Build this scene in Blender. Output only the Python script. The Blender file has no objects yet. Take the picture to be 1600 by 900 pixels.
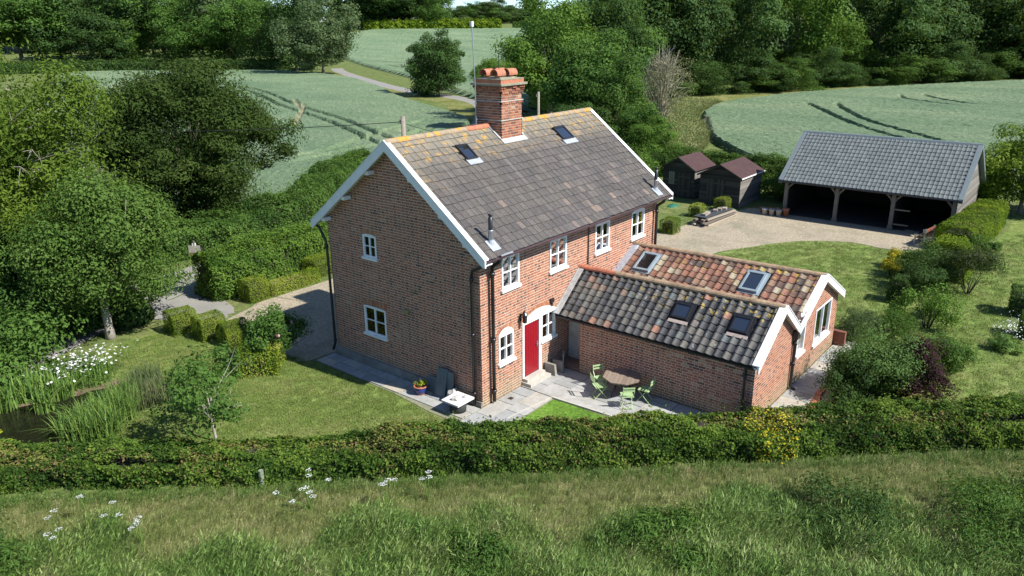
import bpy, math, random
import numpy as np
from mathutils import Matrix, Vector

S = bpy.context.scene
COL = S.collection
R = math.radians
rng = np.random.default_rng(7)
random.seed(7)

# ------------------------------------------------------------------ camera
cam_d = bpy.data.cameras.new('camera')
cam = bpy.data.objects.new('camera', cam_d)
COL.objects.link(cam)
CAM = np.array([-17.1955, -15.1386, 12.1089])
yaw, pit, rol = 0.6777, 0.3316, -0.0091
fw = np.array([math.cos(yaw) * math.cos(pit), math.sin(yaw) * math.cos(pit), -math.sin(pit)])
rt = np.array([math.sin(yaw), -math.cos(yaw), 0.0])
up = np.cross(rt, fw)
r2 = math.cos(rol) * rt + math.sin(rol) * up
u2 = -math.sin(rol) * rt + math.cos(rol) * up
M = Matrix.Identity(4)
for i in range(3):
    M[i][0], M[i][1], M[i][2], M[i][3] = r2[i], u2[i], -fw[i], CAM[i]
cam.matrix_world = M
cam_d.sensor_width = 36
cam_d.lens = 27.0
cam_d.clip_start = 0.5
cam_d.clip_end = 9000
S.camera = cam

# ------------------------------------------------------------------ light
w = bpy.data.worlds.new('World')
S.world = w
w.use_nodes = True
wn = w.node_tree
bg = wn.nodes['Background']
sky = wn.nodes.new('ShaderNodeTexSky')
sky.sky_type = 'NISHITA'
sky.sun_disc = False
sky.sun_elevation = R(45)
sky.sun_rotation = math.atan2(0.19, -0.98)
sky.altitude = 2500
sky.air_density = 1.0
sky.dust_density = 0.0
sky.ozone_density = 3.0
hs_ = wn.nodes.new('ShaderNodeHueSaturation'); hs_.inputs['Saturation'].default_value = 0.9; hs_.inputs['Value'].default_value = 1.0
wn.links.new(sky.outputs[0], hs_.inputs['Color']); mx_ = wn.nodes.new('ShaderNodeMix'); mx_.data_type = 'RGBA'; mx_.blend_type = 'MULTIPLY'; mx_.inputs[0].default_value = 1.0; mx_.inputs[7].default_value = (.80, .92, 1.04, 1)
wn.links.new(hs_.outputs[0], mx_.inputs[6]); wn.links.new(mx_.outputs[2], bg.inputs[0])
bg.inputs[1].default_value = 0.105
sl = bpy.data.lights.new('sun', 'SUN')
sl.energy = 4.8
sl.angle = R(0.53)
sl.color = (1.0, 0.965, 0.91)
sun = bpy.data.objects.new('sun', sl)
COL.objects.link(sun)
sun.rotation_euler = Vector((-0.19, 0.98, -1.0)).to_track_quat('-Z', 'Y').to_euler()
sun.location = (5, -30, 40)
S.view_settings.view_transform = 'Standard'
S.view_settings.look = 'None'
S.view_settings.exposure = 0.8
S.view_settings.gamma = 1.0
S.render.engine = 'CYCLES'
S.cycles.max_bounces = 6
S.cycles.diffuse_bounces = 3
S.cycles.transparent_max_bounces = 8


# ------------------------------------------------------------------ helpers
def prop(o, label=None, cat=None, group=None, kind=None):
    if label: o['label'] = label
    if cat: o['category'] = cat
    if group: o['group'] = group
    if kind: o['kind'] = kind
    return o


def E(name, label, cat, loc=(0, 0, 0), group=None, rz=0.0):
    o = bpy.data.objects.new(name, None)
    o.empty_display_size = 0.3
    o.location = loc
    o.rotation_euler = (0, 0, rz)
    COL.objects.link(o)
    return prop(o, label, cat, group)


def put(name, me, parent=None, mat=None, kind=None, label=None):
    o = bpy.data.objects.new(name, me)
    COL.objects.link(o)
    if parent is not None: o.parent = parent
    if mat is not None and len(me.materials) == 0: me.materials.append(mat)
    if kind: o['kind'] = kind
    if label: o['label'] = label
    return o


def fast(name, V, F, mat=None, tint=None, smooth=False, extra=None):
    """mesh from arrays: V (n,3), F (m,k)"""
    V = np.asarray(V, np.float32); F = np.asarray(F, np.int32)
    me = bpy.data.meshes.new(name)
    m, k = F.shape
    me.vertices.add(len(V)); me.vertices.foreach_set('co', V.ravel())
    me.loops.add(m * k); me.loops.foreach_set('vertex_index', F.ravel())
    me.polygons.add(m)
    me.polygons.foreach_set('loop_start', np.arange(0, m * k, k, dtype=np.int32))
    me.polygons.foreach_set('loop_total', np.full(m, k, np.int32))
    me.update(calc_edges=True)
    me.polygons.foreach_set('use_smooth', np.full(m, bool(smooth)))
    if tint is not None:
        a = me.attributes.new('tint', 'FLOAT', 'FACE'); a.data.foreach_set('value', np.asarray(tint, np.float32))
    if extra:
        for n, (dom, arr) in extra.items():
            a = me.attributes.new(n, 'FLOAT', dom); a.data.foreach_set('value', np.asarray(arr, np.float32))
    if mat is not None: me.materials.append(mat)
    return me


class MB:
    """collects simple solids into one mesh"""
    def __init__(s): s.v = []; s.f = []; s.t = []
    def add(s, V, F, t=0.5):
        b = len(s.v); s.v += [tuple(p) for p in V]; s.f += [tuple(i + b for i in f) for f in F]; s.t += [t] * len(F)
    def box(s, a, b, t=0.5):
        (x0, y0, z0), (x1, y1, z1) = a, b
        s.add([(x0, y0, z0), (x1, y0, z0), (x1, y1, z0), (x0, y1, z0), (x0, y0, z1), (x1, y0, z1), (x1, y1, z1), (x0, y1, z1)],
              [(0, 3, 2, 1), (4, 5, 6, 7), (0, 1, 5, 4), (1, 2, 6, 5), (2, 3, 7, 6), (3, 0, 4, 7)], t)
    def obox(s, c, X, Y, Z, t=0.5):
        """box from centre and three half-axis vectors"""
        c, X, Y, Z = map(np.array, (c, X, Y, Z))
        P = [c + i * X + j * Y + k * Z for k in (-1, 1) for j in (-1, 1) for i in (-1, 1)]
        s.add(P, [(0, 2, 3, 1), (4, 5, 7, 6), (0, 1, 5, 4), (1, 3, 7, 5), (3, 2, 6, 7), (2, 0, 4, 6)], t)
    def bar(s, p, q, wd, ht, upv=(0, 0, 1), t=0.5):
        p, q = np.array(p, float), np.array(q, float)
        d = q - p; L = np.linalg.norm(d); d /= L
        n = np.cross(d, upv); n /= max(np.linalg.norm(n), 1e-9); z = np.cross(n, d)
        s.obox((p + q) / 2, d * L / 2, n * wd / 2, z * ht / 2, t)
    def prism(s, poly, ext, t=0.5):
        """closed prism: poly list of 3-D points, extruded by vector ext"""
        n = len(poly); A = [np.array(p, float) for p in poly]; B = [p + np.array(ext) for p in A]
        s.add(A + B, [tuple(range(n))[::-1], tuple(range(n, 2 * n))] + [(i, (i + 1) % n, n + (i + 1) % n, n + i) for i in range(n)], t)
    def tube(s, pts, rad, n=8, cap=True, t=0.5):
        pts = [np.array(p, float) for p in pts]
        if not hasattr(rad, '__len__'): rad = [rad] * len(pts)
        V = []; prev = None
        for i, p in enumerate(pts):
            d = pts[min(i + 1, len(pts) - 1)] - pts[max(i - 1, 0)]; d /= max(np.linalg.norm(d), 1e-9)
            a = prev if prev is not None else (np.array([1., 0, 0]) if abs(d[0]) < .8 else np.array([0, 1., 0]))
            a = a - d * (a @ d); a /= max(np.linalg.norm(a), 1e-9); prev = a
            b = np.cross(d, a)
            V += [p + rad[i] * (math.cos(2 * math.pi * j / n) * a + math.sin(2 * math.pi * j / n) * b) for j in range(n)]
        F = [(i * n + j, i * n + (j + 1) % n, (i + 1) * n + (j + 1) % n, (i + 1) * n + j) for i in range(len(pts) - 1) for j in range(n)]
        if cap: F += [tuple(range(n))[::-1], tuple(range((len(pts) - 1) * n, len(pts) * n))]
        s.add(V, F, t)
    def lathe(s, prof, c=(0, 0, 0), n=16, t=0.5):
        V = []; F = []
        for (r, z) in prof:
            V += [(c[0] + r * math.cos(2 * math.pi * j / n), c[1] + r * math.sin(2 * math.pi * j / n), c[2] + z) for j in range(n)]
        for i in range(len(prof) - 1):
            F += [(i * n + j, i * n + (j + 1) % n, (i + 1) * n + (j + 1) % n, (i + 1) * n + j) for j in range(n)]
        s.add(V, F, t)
    def mesh(s, name, mat=None, smooth=False, bevel=0.0):
        me = bpy.data.meshes.new(name)
        me.from_pydata(s.v, [], s.f)
        a = me.attributes.new('tint', 'FLOAT', 'FACE'); a.data.foreach_set('value', np.array(s.t, np.float32))
        if smooth:
            me.polygons.foreach_set('use_smooth', np.ones(len(me.polygons), bool))
        me.update()
        if mat: me.materials.append(mat)
        return me
    def build(s, name, mat, parent=None, smooth=False, kind=None, label=None):
        return put(name, s.mesh(name, mat, smooth), parent, None, kind, label)


# ------------------------------------------------------------------ materials
def newmat(name):
    m = bpy.data.materials.new(name); m.use_nodes = True
    nt = m.node_tree; b = nt.nodes['Principled BSDF']
    return m, nt, b


def nd(nt, typ, **kw):
    n = nt.nodes.new(typ)
    for k, v in kw.items(): setattr(n, k, v)
    return n


def ramp(nt, fac, stops, interp='LINEAR'):
    r = nd(nt, 'ShaderNodeValToRGB'); r.color_ramp.interpolation = interp
    el = r.color_ramp.elements
    while len(el) < len(stops): el.new(0.5)
    for e, (p, c) in zip(el, stops): e.position = p; e.color = (*c, 1)
    nt.links.new(fac, r.inputs[0]); return r.outputs[0]


def noise(nt, scale, detail=4, rough=0.6, vec=None, dist=0.0):
    n = nd(nt, 'ShaderNodeTexNoise'); n.inputs['Scale'].default_value = scale; n.inputs['Detail'].default_value = detail
    n.inputs['Roughness'].default_value = rough; n.inputs['Distortion'].default_value = dist
    if vec is not None: nt.links.new(vec, n.inputs['Vector'])
    return n.outputs['Fac']


def mixc(nt, fac, a, b, typ='MIX'):
    m = nd(nt, 'ShaderNodeMix'); m.data_type = 'RGBA'; m.blend_type = typ
    for sock, val in ((m.inputs[0], fac), (m.inputs[6], a), (m.inputs[7], b)):
        if isinstance(val, (int, float)): sock.default_value = val
        elif isinstance(val, tuple): sock.default_value = (*val, 1)
        else: nt.links.new(val, sock)
    return m.outputs[2]


def mathn(nt, op, a, b=0.0, clamp=False):
    m = nd(nt, 'ShaderNodeMath'); m.operation = op; m.use_clamp = clamp
    for sock, val in ((m.inputs[0], a), (m.inputs[1], b)):
        if isinstance(val, (int, float)): sock.default_value = val
        else: nt.links.new(val, sock)
    return m.outputs[0]


def bump(nt, b, h, strength=0.3, dist=0.02):
    n = nd(nt, 'ShaderNodeBump'); n.inputs['Strength'].default_value = strength; n.inputs['Distance'].default_value = dist
    nt.links.new(h, n.inputs['Height']); nt.links.new(n.outputs[0], b.inputs['Normal'])


def pos(nt):
    return nd(nt, 'ShaderNodeNewGeometry').outputs['Position']


def simple(name, col, rough=0.6, var=0.25, scale=6.0, bumps=0.15, metal=0.0, spec=0.4):
    m, nt, b = newmat(name)
    P = pos(nt); f = noise(nt, scale, 5, .65, P)
    lo = tuple(c * (1 - var) for c in col); hi = tuple(min(1, c * (1 + var)) for c in col)
    nt.links.new(ramp(nt, f, [(.25, lo), (.75, hi)]), b.inputs['Base Color'])
    b.inputs['Roughness'].default_value = rough; b.inputs['Metallic'].default_value = metal
    b.inputs['Specular IOR Level'].default_value = spec
    if bumps: bump(nt, b, noise(nt, scale * 6, 4, .6, P), bumps, .01)
    return m


def varied(name, stops, src, rough=0.75, overlay=None, fine=25.0, fa=0.35, bumps=0.3, spec=0.3):
    """colour per piece: src 'tint' (face attribute) or 'obj' (object random); overlay(nt, colour, P) may add stains"""
    m, nt, b = newmat(name)
    if src == 'obj': f = nd(nt, 'ShaderNodeObjectInfo').outputs['Random']
    else:
        a = nd(nt, 'ShaderNodeAttribute'); a.attribute_name = 'tint'; f = a.outputs['Fac']
    c = ramp(nt, f, stops)
    P = pos(nt)
    n1 = noise(nt, fine, 4, .7, P)
    c = mixc(nt, fa, c, ramp(nt, n1, [(.3, (.35, .35, .35)), (.7, (.75, .75, .75))]), 'OVERLAY')
    if overlay: c = overlay(nt, c, P)
    nt.links.new(c, b.inputs['Base Color']); b.inputs['Roughness'].default_value = rough
    b.inputs['Specular IOR Level'].default_value = spec
    bump(nt, b, n1, bumps, .008)
    return m


BR = [(0.0, (.11, .050, .036)), (.18, (.16, .068, .045)), (.27, (.275, .100, .056)), (.5, (.33, .121, .065)), (.75, (.37, .150, .082)), (.9, (.42, .21, .118)), (1, (.41, .28, .18))]


def brick_over(nt, c, P):
    # mossy, bleached courses close to the ground and broad weathering
    s = nd(nt, 'ShaderNodeSeparateXYZ'); nt.links.new(P, s.inputs[0])
    z = s.outputs['Z']
    lowm = mathn(nt, 'SUBTRACT', 1.0, mathn(nt, 'MULTIPLY', mathn(nt, 'SUBTRACT', z, 0.12), 1.3), True)
    f = mathn(nt, 'MULTIPLY', lowm, noise(nt, 3.0, 4, .6, P), True)
    c = mixc(nt, mathn(nt, 'MULTIPLY', f, 1.3, True), c, (.22, .19, .11))
    drk = ramp(nt, noise(nt, .55, 5, .7, P), [(.5, (0, 0, 0)), (.72, (1, 1, 1))])
    c = mixc(nt, mathn(nt, 'MULTIPLY', drk, .35), c, (.16, .085, .06))
    mp = nd(nt, 'ShaderNodeMapping'); nt.links.new(P, mp.inputs[0]); mp.inputs['Scale'].default_value = (3.2, 3.2, .28)
    c = mixc(nt, mathn(nt, 'MULTIPLY', ramp(nt, noise(nt, 1, 4, .6, mp.outputs[0]), [(.52, (0, 0, 0)), (.72, (1, 1, 1))]), .4), c, (.15, .085, .06))
    pale = ramp(nt, noise(nt, .9, 5, .65, P), [(.55, (0, 0, 0)), (.75, (1, 1, 1))])
    c = mixc(nt, mathn(nt, 'MULTIPLY', pale, .28), c, (.42, .33, .25))
    return c


M_brick = varied('brick', BR, 'tint', .85, brick_over)
M_brickp = varied('brick_piece', BR, 'obj', .85, brick_over)
M_mortar = simple('mortar', (.62, .545, .43), .9, .12, 5, .1)
M_render = simple('old_render', (.23, .22, .19), .9, .35, 2.5, .3)


def roof_over(nt, c, P):
    s = nd(nt, 'ShaderNodeSeparateXYZ'); nt.links.new(P, s.inputs[0])
    z = s.outputs['Z']; x = s.outputs['X']
    # olive algae film, then orange lichen close to the ridge
    alg = ramp(nt, noise(nt, .8, 6, .7, P), [(.42, (0, 0, 0)), (.68, (1, 1, 1))])
    c = mixc(nt, mathn(nt, 'MULTIPLY', alg, .35), c, (.105, .102, .08))
    near = mathn(nt, 'MULTIPLY', mathn(nt, 'SUBTRACT', z, 7.5), 1.1, True)
    leftm = mathn(nt, 'SUBTRACT', 1.0, mathn(nt, 'MULTIPLY', mathn(nt, 'ABSOLUTE', x), .9), True)
    zl = mathn(nt, 'MULTIPLY', mathn(nt, 'SUBTRACT', z, 6.9), .6, True)
    near = mathn(nt, 'MAXIMUM', near, mathn(nt, 'MULTIPLY', leftm, zl))
    mp = nd(nt, 'ShaderNodeMapping'); nt.links.new(P, mp.inputs[0]); mp.inputs['Scale'].default_value = (5.5, .35, .35)
    st = ramp(nt, noise(nt, 1.0, 4, .6, mp.outputs[0]), [(.56, (0, 0, 0)), (.72, (1, 1, 1))])
    c = mixc(nt, mathn(nt, 'MULTIPLY', st, .3), c, (.19, .185, .17))
    pur = ramp(nt, noise(nt, .5, 3, .6, P), [(.45, (0, 0, 0)), (.7, (1, 1, 1))])
    c = mixc(nt, mathn(nt, 'MULTIPLY', pur, .3), c, (.088, .078, .085))
    lic = ramp(nt, noise(nt, 3.6, 7, .72, P), [(.53, (0, 0, 0)), (.62, (1, 1, 1))])
    c = mixc(nt, mathn(nt, 'MULTIPLY', near, .5), c, (.29, .26, .19))
    c = mixc(nt, mathn(nt, 'MULTIPLY', lic, mathn(nt, 'MULTIPLY', near, 1.3, True)), c, (.42, .245, .06))
    return c


RT = [(0, (.062, .056, .053)), (.3, (.073, .065, .060)), (.6, (.083, .073, .066)), (.92, (.100, .087, .077)), (.97, (.13, .107, .092)), (1, (.18, .135, .105))]
M_tile = varied('roof_tile', RT, 'obj', .8, roof_over, 11, .85)
M_tiles = varied('roof_tiles_far', RT, 'tint', .8, roof_over, 11, .85)


def wing_over(nt, c, P):
    s = nd(nt, 'ShaderNodeSeparateXYZ'); nt.links.new(P, s.inputs[0])
    near = mathn(nt, 'MULTIPLY', mathn(nt, 'SUBTRACT', s.outputs['Z'], 2.75), 1.6, True)
    far = mathn(nt, 'MULTIPLY', mathn(nt, 'SUBTRACT', -1.2, s.outputs['Y']), .3, True)
    lic = ramp(nt, noise(nt, 5.0, 3, .6, P), [(.58, (0, 0, 0)), (.63, (1, 1, 1))])
    c = mixc(nt, mathn(nt, 'MULTIPLY', mathn(nt, 'MULTIPLY', lic, near), far), c, (.34, .24, .04))
    wh = ramp(nt, noise(nt, 8.0, 3, .6, P), [(.66, (0, 0, 0)), (.70, (1, 1, 1))])
    c = mixc(nt, mathn(nt, 'MULTIPLY', wh, .5), c, (.40, .38, .32))
    return c


GP = [(0, (.026, .027, .029)), (.3, (.044, .044, .046)), (.6, (.066, .063, .057)), (.85, (.105, .094, .076)), (.92, (.07, .085, .085)), (.965, (.16, .10, .07)), (1, (.32, .13, .08))]
RP = [(0, (.06, .05, .045)), (.14, (.10, .06, .045)), (.4, (.165, .078, .054)), (.68, (.215, .10, .066)), (.82, (.19, .145, .10)), (1, (.28, .24, .17))]
M_gp = varied('grey_pantile', GP, 'obj', .6, wing_over, 9, .7, spec=.4)
M_rp = varied('red_pantile', RP, 'obj', .8, wing_over, 9, .7)
M_ridge = simple('ridge_tile', (.30, .21, .13), .85, .5, 4, .3)
M_ridge_red = simple('ridge_tile_red', (.42, .15, .085), .75, .3, 6, .2)
M_white = simple('white_paint', (.76, .75, .72), .5, .10, 4, .04)
M_black = simple('black_plastic', (.018, .018, .02), .35, .2, 8, .05, spec=.5)
M_brown = simple('brown_gutter', (.085, .05, .055), .3, .2, 8, .05, spec=.6)
M_lead = simple('lead_flashing', (.38, .41, .45), .5, .25, 7, .2, .3)
M_mort_w = simple('lime_flashing', (.38, .38, .37), .85, .35, 5, .3)
M_red = simple('red_door_paint', (.25, .009, .016), .35, .12, 4, .03)
M_stone = simple('pale_stone', (.42, .40, .35), .85, .2, 5, .2)
M_mort_p = simple('pink_mortar', (.36, .29, .25), .9, .25, 6, .3)
M_steel = simple('grey_steel', (.42, .44, .47), .35, .15, 9, .05, .7)
M_lichstone = simple('lichen_stone', (.27, .25, .175), .9, .35, 6, .3)
M_terra = simple('terracotta', (.40, .15, .085), .75, .3, 9, .2)
M_curtain = simple('curtain', (.60, .62, .58), .9, .1, 12, .1)
M_darkroom = simple('dark_interior', (.05, .045, .04), .9, .2, 3, 0)
M_pole = simple('weathered_pole', (.25, .22, .175), .85, .3, 9, .3)
M_wire = simple('black_wire', (.02, .02, .02), .6, .1, 3, 0)


def glass_mat(name, tint, refl=0.18, seethru=0.75):
    m, nt, b = newmat(name)
    out = nt.nodes['Material Output']
    tr = nd(nt, 'ShaderNodeBsdfTransparent'); tr.inputs[0].default_value = (*tint, 1)
    gl = nd(nt, 'ShaderNodeBsdfGlossy'); gl.inputs['Roughness'].default_value = .03
    b.inputs['Base Color'].default_value = (.02, .022, .025, 1); b.inputs['Roughness'].default_value = .05
    m1 = nd(nt, 'ShaderNodeMixShader'); m1.inputs[0].default_value = seethru
    nt.links.new(b.outputs[0], m1.inputs[1]); nt.links.new(tr.outputs[0], m1.inputs[2])
    fr = nd(nt, 'ShaderNodeFresnel'); fr.inputs[0].default_value = 1.5
    f = mathn(nt, 'ADD', fr.outputs[0], refl * .3, True)
    m2 = nd(nt, 'ShaderNodeMixShader'); nt.links.new(f, m2.inputs[0])
    nt.links.new(m1.outputs[0], m2.inputs[1]); nt.links.new(gl.outputs[0], m2.inputs[2])
    nt.links.new(m2.outputs[0], out.inputs[0])
    return m


M_glass = glass_mat('window_glass', (.98, .985, .98), .04, .975)
M_roofglass = glass_mat('roof_glass', (.3, .35, .4), .9, .2)


def leafmat(name, lo, mid, hi, extra=None, trans=0.3, rough=0.62, spec=0.14):
    m, nt, b = newmat(name)
    out = nt.nodes['Material Output']
    a = nd(nt, 'ShaderNodeAttribute'); a.attribute_name = 'tint'
    stops = [(0, lo), (.5, mid), (.93 if extra else 1.0, hi)]
    if extra: stops.append((1.0, extra))
    c = ramp(nt, a.outputs['Fac'], stops)
    r = nd(nt, 'ShaderNodeObjectInfo').outputs['Random']
    hs = nd(nt, 'ShaderNodeHueSaturation'); nt.links.new(c, hs.inputs['Color'])
    nt.links.new(mathn(nt, 'ADD', mathn(nt, 'MULTIPLY', r, .3), .85), hs.inputs['Value'])
    nt.links.new(hs.outputs[0], b.inputs['Base Color'])
    b.inputs['Roughness'].default_value = rough; b.inputs['Specular IOR Level'].default_value = spec
    t = nd(nt, 'ShaderNodeBsdfTranslucent')
    nt.links.new(mixc(nt, .5, hs.outputs[0], (.20, .28, .03), 'MIX'), t.inputs[0])
    mx = nd(nt, 'ShaderNodeMixShader'); mx.inputs[0].default_value = trans
    nt.links.new(b.outputs[0], mx.inputs[1]); nt.links.new(t.outputs[0], mx.inputs[2])
    nt.links.new(mx.outputs[0], out.inputs[0])
    return m


L_hedge = leafmat('hedge_leaf', (.035, .082, .014), (.10, .185, .028), (.23, .335, .05), (.28, .18, .09), trans=.46)
L_gold = leafmat('golden_leaf', (.30, .27, .02), (.45, .38, .02), (.55, .48, .04))
L_box = leafmat('box_leaf', (.085, .145, .014), (.19, .265, .024), (.30, .37, .04), (.38, .32, .13), trans=.35)
L_yewgold = leafmat('golden_yew_leaf', (.07, .135, .010), (.16, .245, .016), (.27, .33, .024), trans=.35)
L_dark = leafmat('dark_leaf', (.024, .058, .014), (.052, .105, .026), (.090, .160, .038), trans=.3)
L_mid = leafmat('mid_leaf', (.034, .080, .015), (.075, .150, .027), (.125, .22, .042), trans=.34)
L_bright = leafmat('bright_leaf', (.05, .115, .015), (.10, .185, .026), (.16, .26, .04))
L_grey = leafmat('grey_leaf', (.055, .095, .035), (.10, .15, .06), (.165, .215, .10))
L_vib = leafmat('viburnum_leaf', (.05, .11, .025), (.105, .185, .045), (.18, .27, .08))
L_apple = leafmat('apple_leaf', (.042, .088, .014), (.088, .155, .028), (.155, .225, .055))
L_ash = leafmat('ash_leaf', (.06, .115, .014), (.13, .205, .024), (.20, .28, .036), trans=.38)
L_ever = leafmat('holm_leaf', (.022, .044, .010), (.048, .082, .018), (.092, .130, .030), trans=.2, rough=.75, spec=.06)
L_purple = leafmat('purple_leaf', (.018, .008, .012), (.042, .014, .022), (.085, .03, .04))
L_straw = leafmat('straw_twig', (.17, .18, .08), (.25, .25, .13), (.34, .32, .19))
L_reed = leafmat('reed_leaf', (.07, .15, .035), (.15, .26, .055), (.26, .36, .08), rough=.5)
L_petal = leafmat('white_petal', (.70, .70, .66), (.78, .78, .74), (.82, .82, .80), trans=.2)
L_pink = leafmat('pink_petal', (.62, .30, .30), (.7, .38, .38), (.75, .5, .48), trans=.2)
L_lime = leafmat('lime_leaf', (.20, .28, .02), (.34, .40, .03), (.48, .50, .05))


def grassmat(name, stops, src='obj'):
    m, nt, b = newmat(name)
    out = nt.nodes['Material Output']
    if src == 'obj': f = nd(nt, 'ShaderNodeObjectInfo').outputs['Random']
    P = pos(nt)
    n = noise(nt, .55, 4, .6, P)
    f = mathn(nt, 'ADD', mathn(nt, 'MULTIPLY', f, .5), mathn(nt, 'MULTIPLY', mathn(nt, 'SUBTRACT', n, .25), 1.0), True)
    c = ramp(nt, f, stops)
    a = nd(nt, 'ShaderNodeAttribute'); a.attribute_name = 'tint'
    c = mixc(nt, .6, c, ramp(nt, a.outputs['Fac'], [(0, (.3, .3, .3)), (1, (.75, .75, .72))]), 'OVERLAY')
    nt.links.new(c, b.inputs['Base Color']); b.inputs['Roughness'].default_value = .55; b.inputs['Specular IOR Level'].default_value = .25
    t = nd(nt, 'ShaderNodeBsdfTranslucent'); nt.links.new(c, t.inputs[0])
    mx = nd(nt, 'ShaderNodeMixShader'); mx.inputs[0].default_value = .3
    nt.links.new(b.outputs[0], mx.inputs[1]); nt.links.new(t.outputs[0], mx.inputs[2]); nt.links.new(mx.outputs[0], out.inputs[0])
    return m


M_meadow = grassmat('meadow_grass', [(.1, (.045, .105, .018)), (.42, (.095, .170, .032)), (.7, (.165, .225, .06)), (.97, (.34, .31, .17))])
M_mown = grassmat('dry_grass', [(.1, (.115, .190, .040)), (.45, (.22, .255, .08)), (.88, (.40, .37, .18))])


def turf(name, a, b_, c_, s1=.35, s2=9.0, bs=.6, warm=None):
    m, nt, b = newmat(name); P = pos(nt)
    f1 = noise(nt, s1, 6, .62, P, .4); f2 = noise(nt, s2, 5, .75, P); f3 = noise(nt, s2 * 7, 3, .7, P)
    c = ramp(nt, f1, [(.3, a), (.52, b_), (.72, c_)])
    if warm:
        c = mixc(nt, ramp(nt, noise(nt, .8, 5, .7, P), [(.56, (0, 0, 0)), (.74, (.8, .8, .8))]), c, warm)
    c = mixc(nt, .8, c, ramp(nt, noise(nt, 1.6, 5, .75, P), [(.3, (.3, .31, .3)), (.7, (.7, .69, .68))]), 'OVERLAY')
    c = mixc(nt, .8, c, ramp(nt, f2, [(.3, (.2, .2, .2)), (.7, (.78, .78, .75))]), 'OVERLAY')
    c = mixc(nt, .6, c, ramp(nt, f3, [(.3, (.25, .25, .25)), (.7, (.75, .75, .75))]), 'OVERLAY')
    nt.links.new(c, b.inputs['Base Color']); b.inputs['Roughness'].default_value = .9; b.inputs['Specular IOR Level'].default_value = .1
    h = mathn(nt, 'ADD', f3, mathn(nt, 'MULTIPLY', f2, .8))
    bump(nt, b, h, bs, .05)
    return m


M_ground = turf('rough_ground', (.085, .125, .036), (.125, .16, .05), (.19, .19, .08), .5, 5.0)
M_lawn = turf('lawn', (.115, .175, .042), (.155, .205, .056), (.205, .225, .08), .5, 4.0, .6, (.25, .225, .11))
M_lawn2 = turf('lawn_lush', (.08, .17, .022), (.115, .215, .032), (.16, .24, .05), .6, 7.0, .5)
M_verge = turf('verge', (.10, .13, .03), (.17, .18, .06), (.26, .24, .11), .3, 4.0, .8)


def gravelmat(name, a, b_, sc=22.0, patch=(.20, .19, .13)):
    m, nt, b = newmat(name); P = pos(nt)
    v = nd(nt, 'ShaderNodeTexVoronoi'); v.inputs['Scale'].default_value = sc; nt.links.new(P, v.inputs['Vector'])
    c = mixc(nt, ramp(nt, v.outputs['Color'], [(0, (0, 0, 0)), (1, (1, 1, 1))]), a, b_)
    c = mixc(nt, .6, c, ramp(nt, noise(nt, 6, 5, .7, P), [(.3, (.3, .3, .3)), (.7, (.7, .7, .7))]), 'OVERLAY')
    c = mixc(nt, ramp(nt, noise(nt, .45, 6, .7, P), [(.47, (0, 0, 0)), (.72, (.85, .85, .85))]), c, patch)
    nt.links.new(c, b.inputs['Base Color']); b.inputs['Roughness'].default_value = .9; b.inputs['Specular IOR Level'].default_value = .15
    bump(nt, b, v.outputs['Distance'], .8, .03)
    return m


M_gravel = gravelmat('gravel', (.25, .205, .14), (.46, .395, .29))
M_road = simple('asphalt', (.24, .23, .205), .9, .15, 1.2, .25)
M_soil = simple('soil', (.16, .11, .07), .95, .3, 3, .4)
SL = [(0, (.27, .28, .28)), (.35, (.33, .335, .325)), (.7, (.37, .365, .34)), (1, (.38, .345, .28))]
def slab_over(nt, c, P):
    c = mixc(nt, mathn(nt, 'MULTIPLY', ramp(nt, noise(nt, 1.3, 6, .7, P), [(.45, (0, 0, 0)), (.7, (1, 1, 1))]), .5), c, (.20, .185, .14))
    return mixc(nt, mathn(nt, 'MULTIPLY', ramp(nt, noise(nt, 9, 4, .7, P), [(.6, (0, 0, 0)), (.72, (1, 1, 1))]), .35), c, (.45, .45, .42))


M_slab = varied('paving', SL, 'obj', .7, slab_over, 6, .3, .1)
M_joint = simple('paving_joint', (.20, .20, .13), .95, .3, 8, .2)
M_shed = varied('black_boards', [(0, (.012, .011, .010)), (.5, (.021, .019, .016)), (1, (.042, .036, .028))], 'obj', .8)
M_shedf = varied('dark_boards', [(0, (.018, .017, .014)), (.5, (.032, .030, .025)), (1, (.06, .055, .044))], 'obj', .8, None, 12, .6)
M_shedg = varied('grey_boards', [(0, (.10, .09, .078)), (.5, (.15, .138, .12)), (1, (.22, .205, .18))], 'obj', .85, None, 12, .5)
M_felt = simple('red_felt', (.060, .030, .028), .9, .25, 2.5, .3)
M_oak = simple('weathered_oak', (.155, .138, .115), .8, .25, 7, .2)
GT = [(0, (.115, .132, .130)), (.5, (.132, .148, .145)), (1, (.152, .168, .162))]
M_gtile = varied('garage_tile', GT, 'tint', .8, None, 9, .25, .1, .2)
M_gtilep = varied('garage_tile_piece', GT, 'obj', .8, None, 9, .25, .1, .2)
M_gtrim = simple('grey_trim', (.155, .185, .19), .5, .1, 4, .05)
M_bark = simple('bark', (.16, .135, .10), .9, .35, 9, .5)
M_barkp = simple('pale_bark', (.32, .29, .24), .9, .3, 9, .5)
M_stem = simple('twigs', (.035, .030, .018), .95, .3, 9, .3)
M_wood = varied('table_wood', [(0, (.17, .125, .095)), (1, (.25, .195, .15))], 'obj', .7, None, 14, .4)
M_green = simple('green_paint', (.36, .50, .24), .4, .12, 9, .05)
M_blue = simple('blue_glaze', (.02, .035, .17), .2, .15, 7, .05, spec=.6)
M_slate = simple('slate_slab', (.12, .145, .15), .6, .2, 5, .15)
M_rock = simple('rough_rock', (.42, .40, .36), .9, .3, 7, .5)
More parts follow.
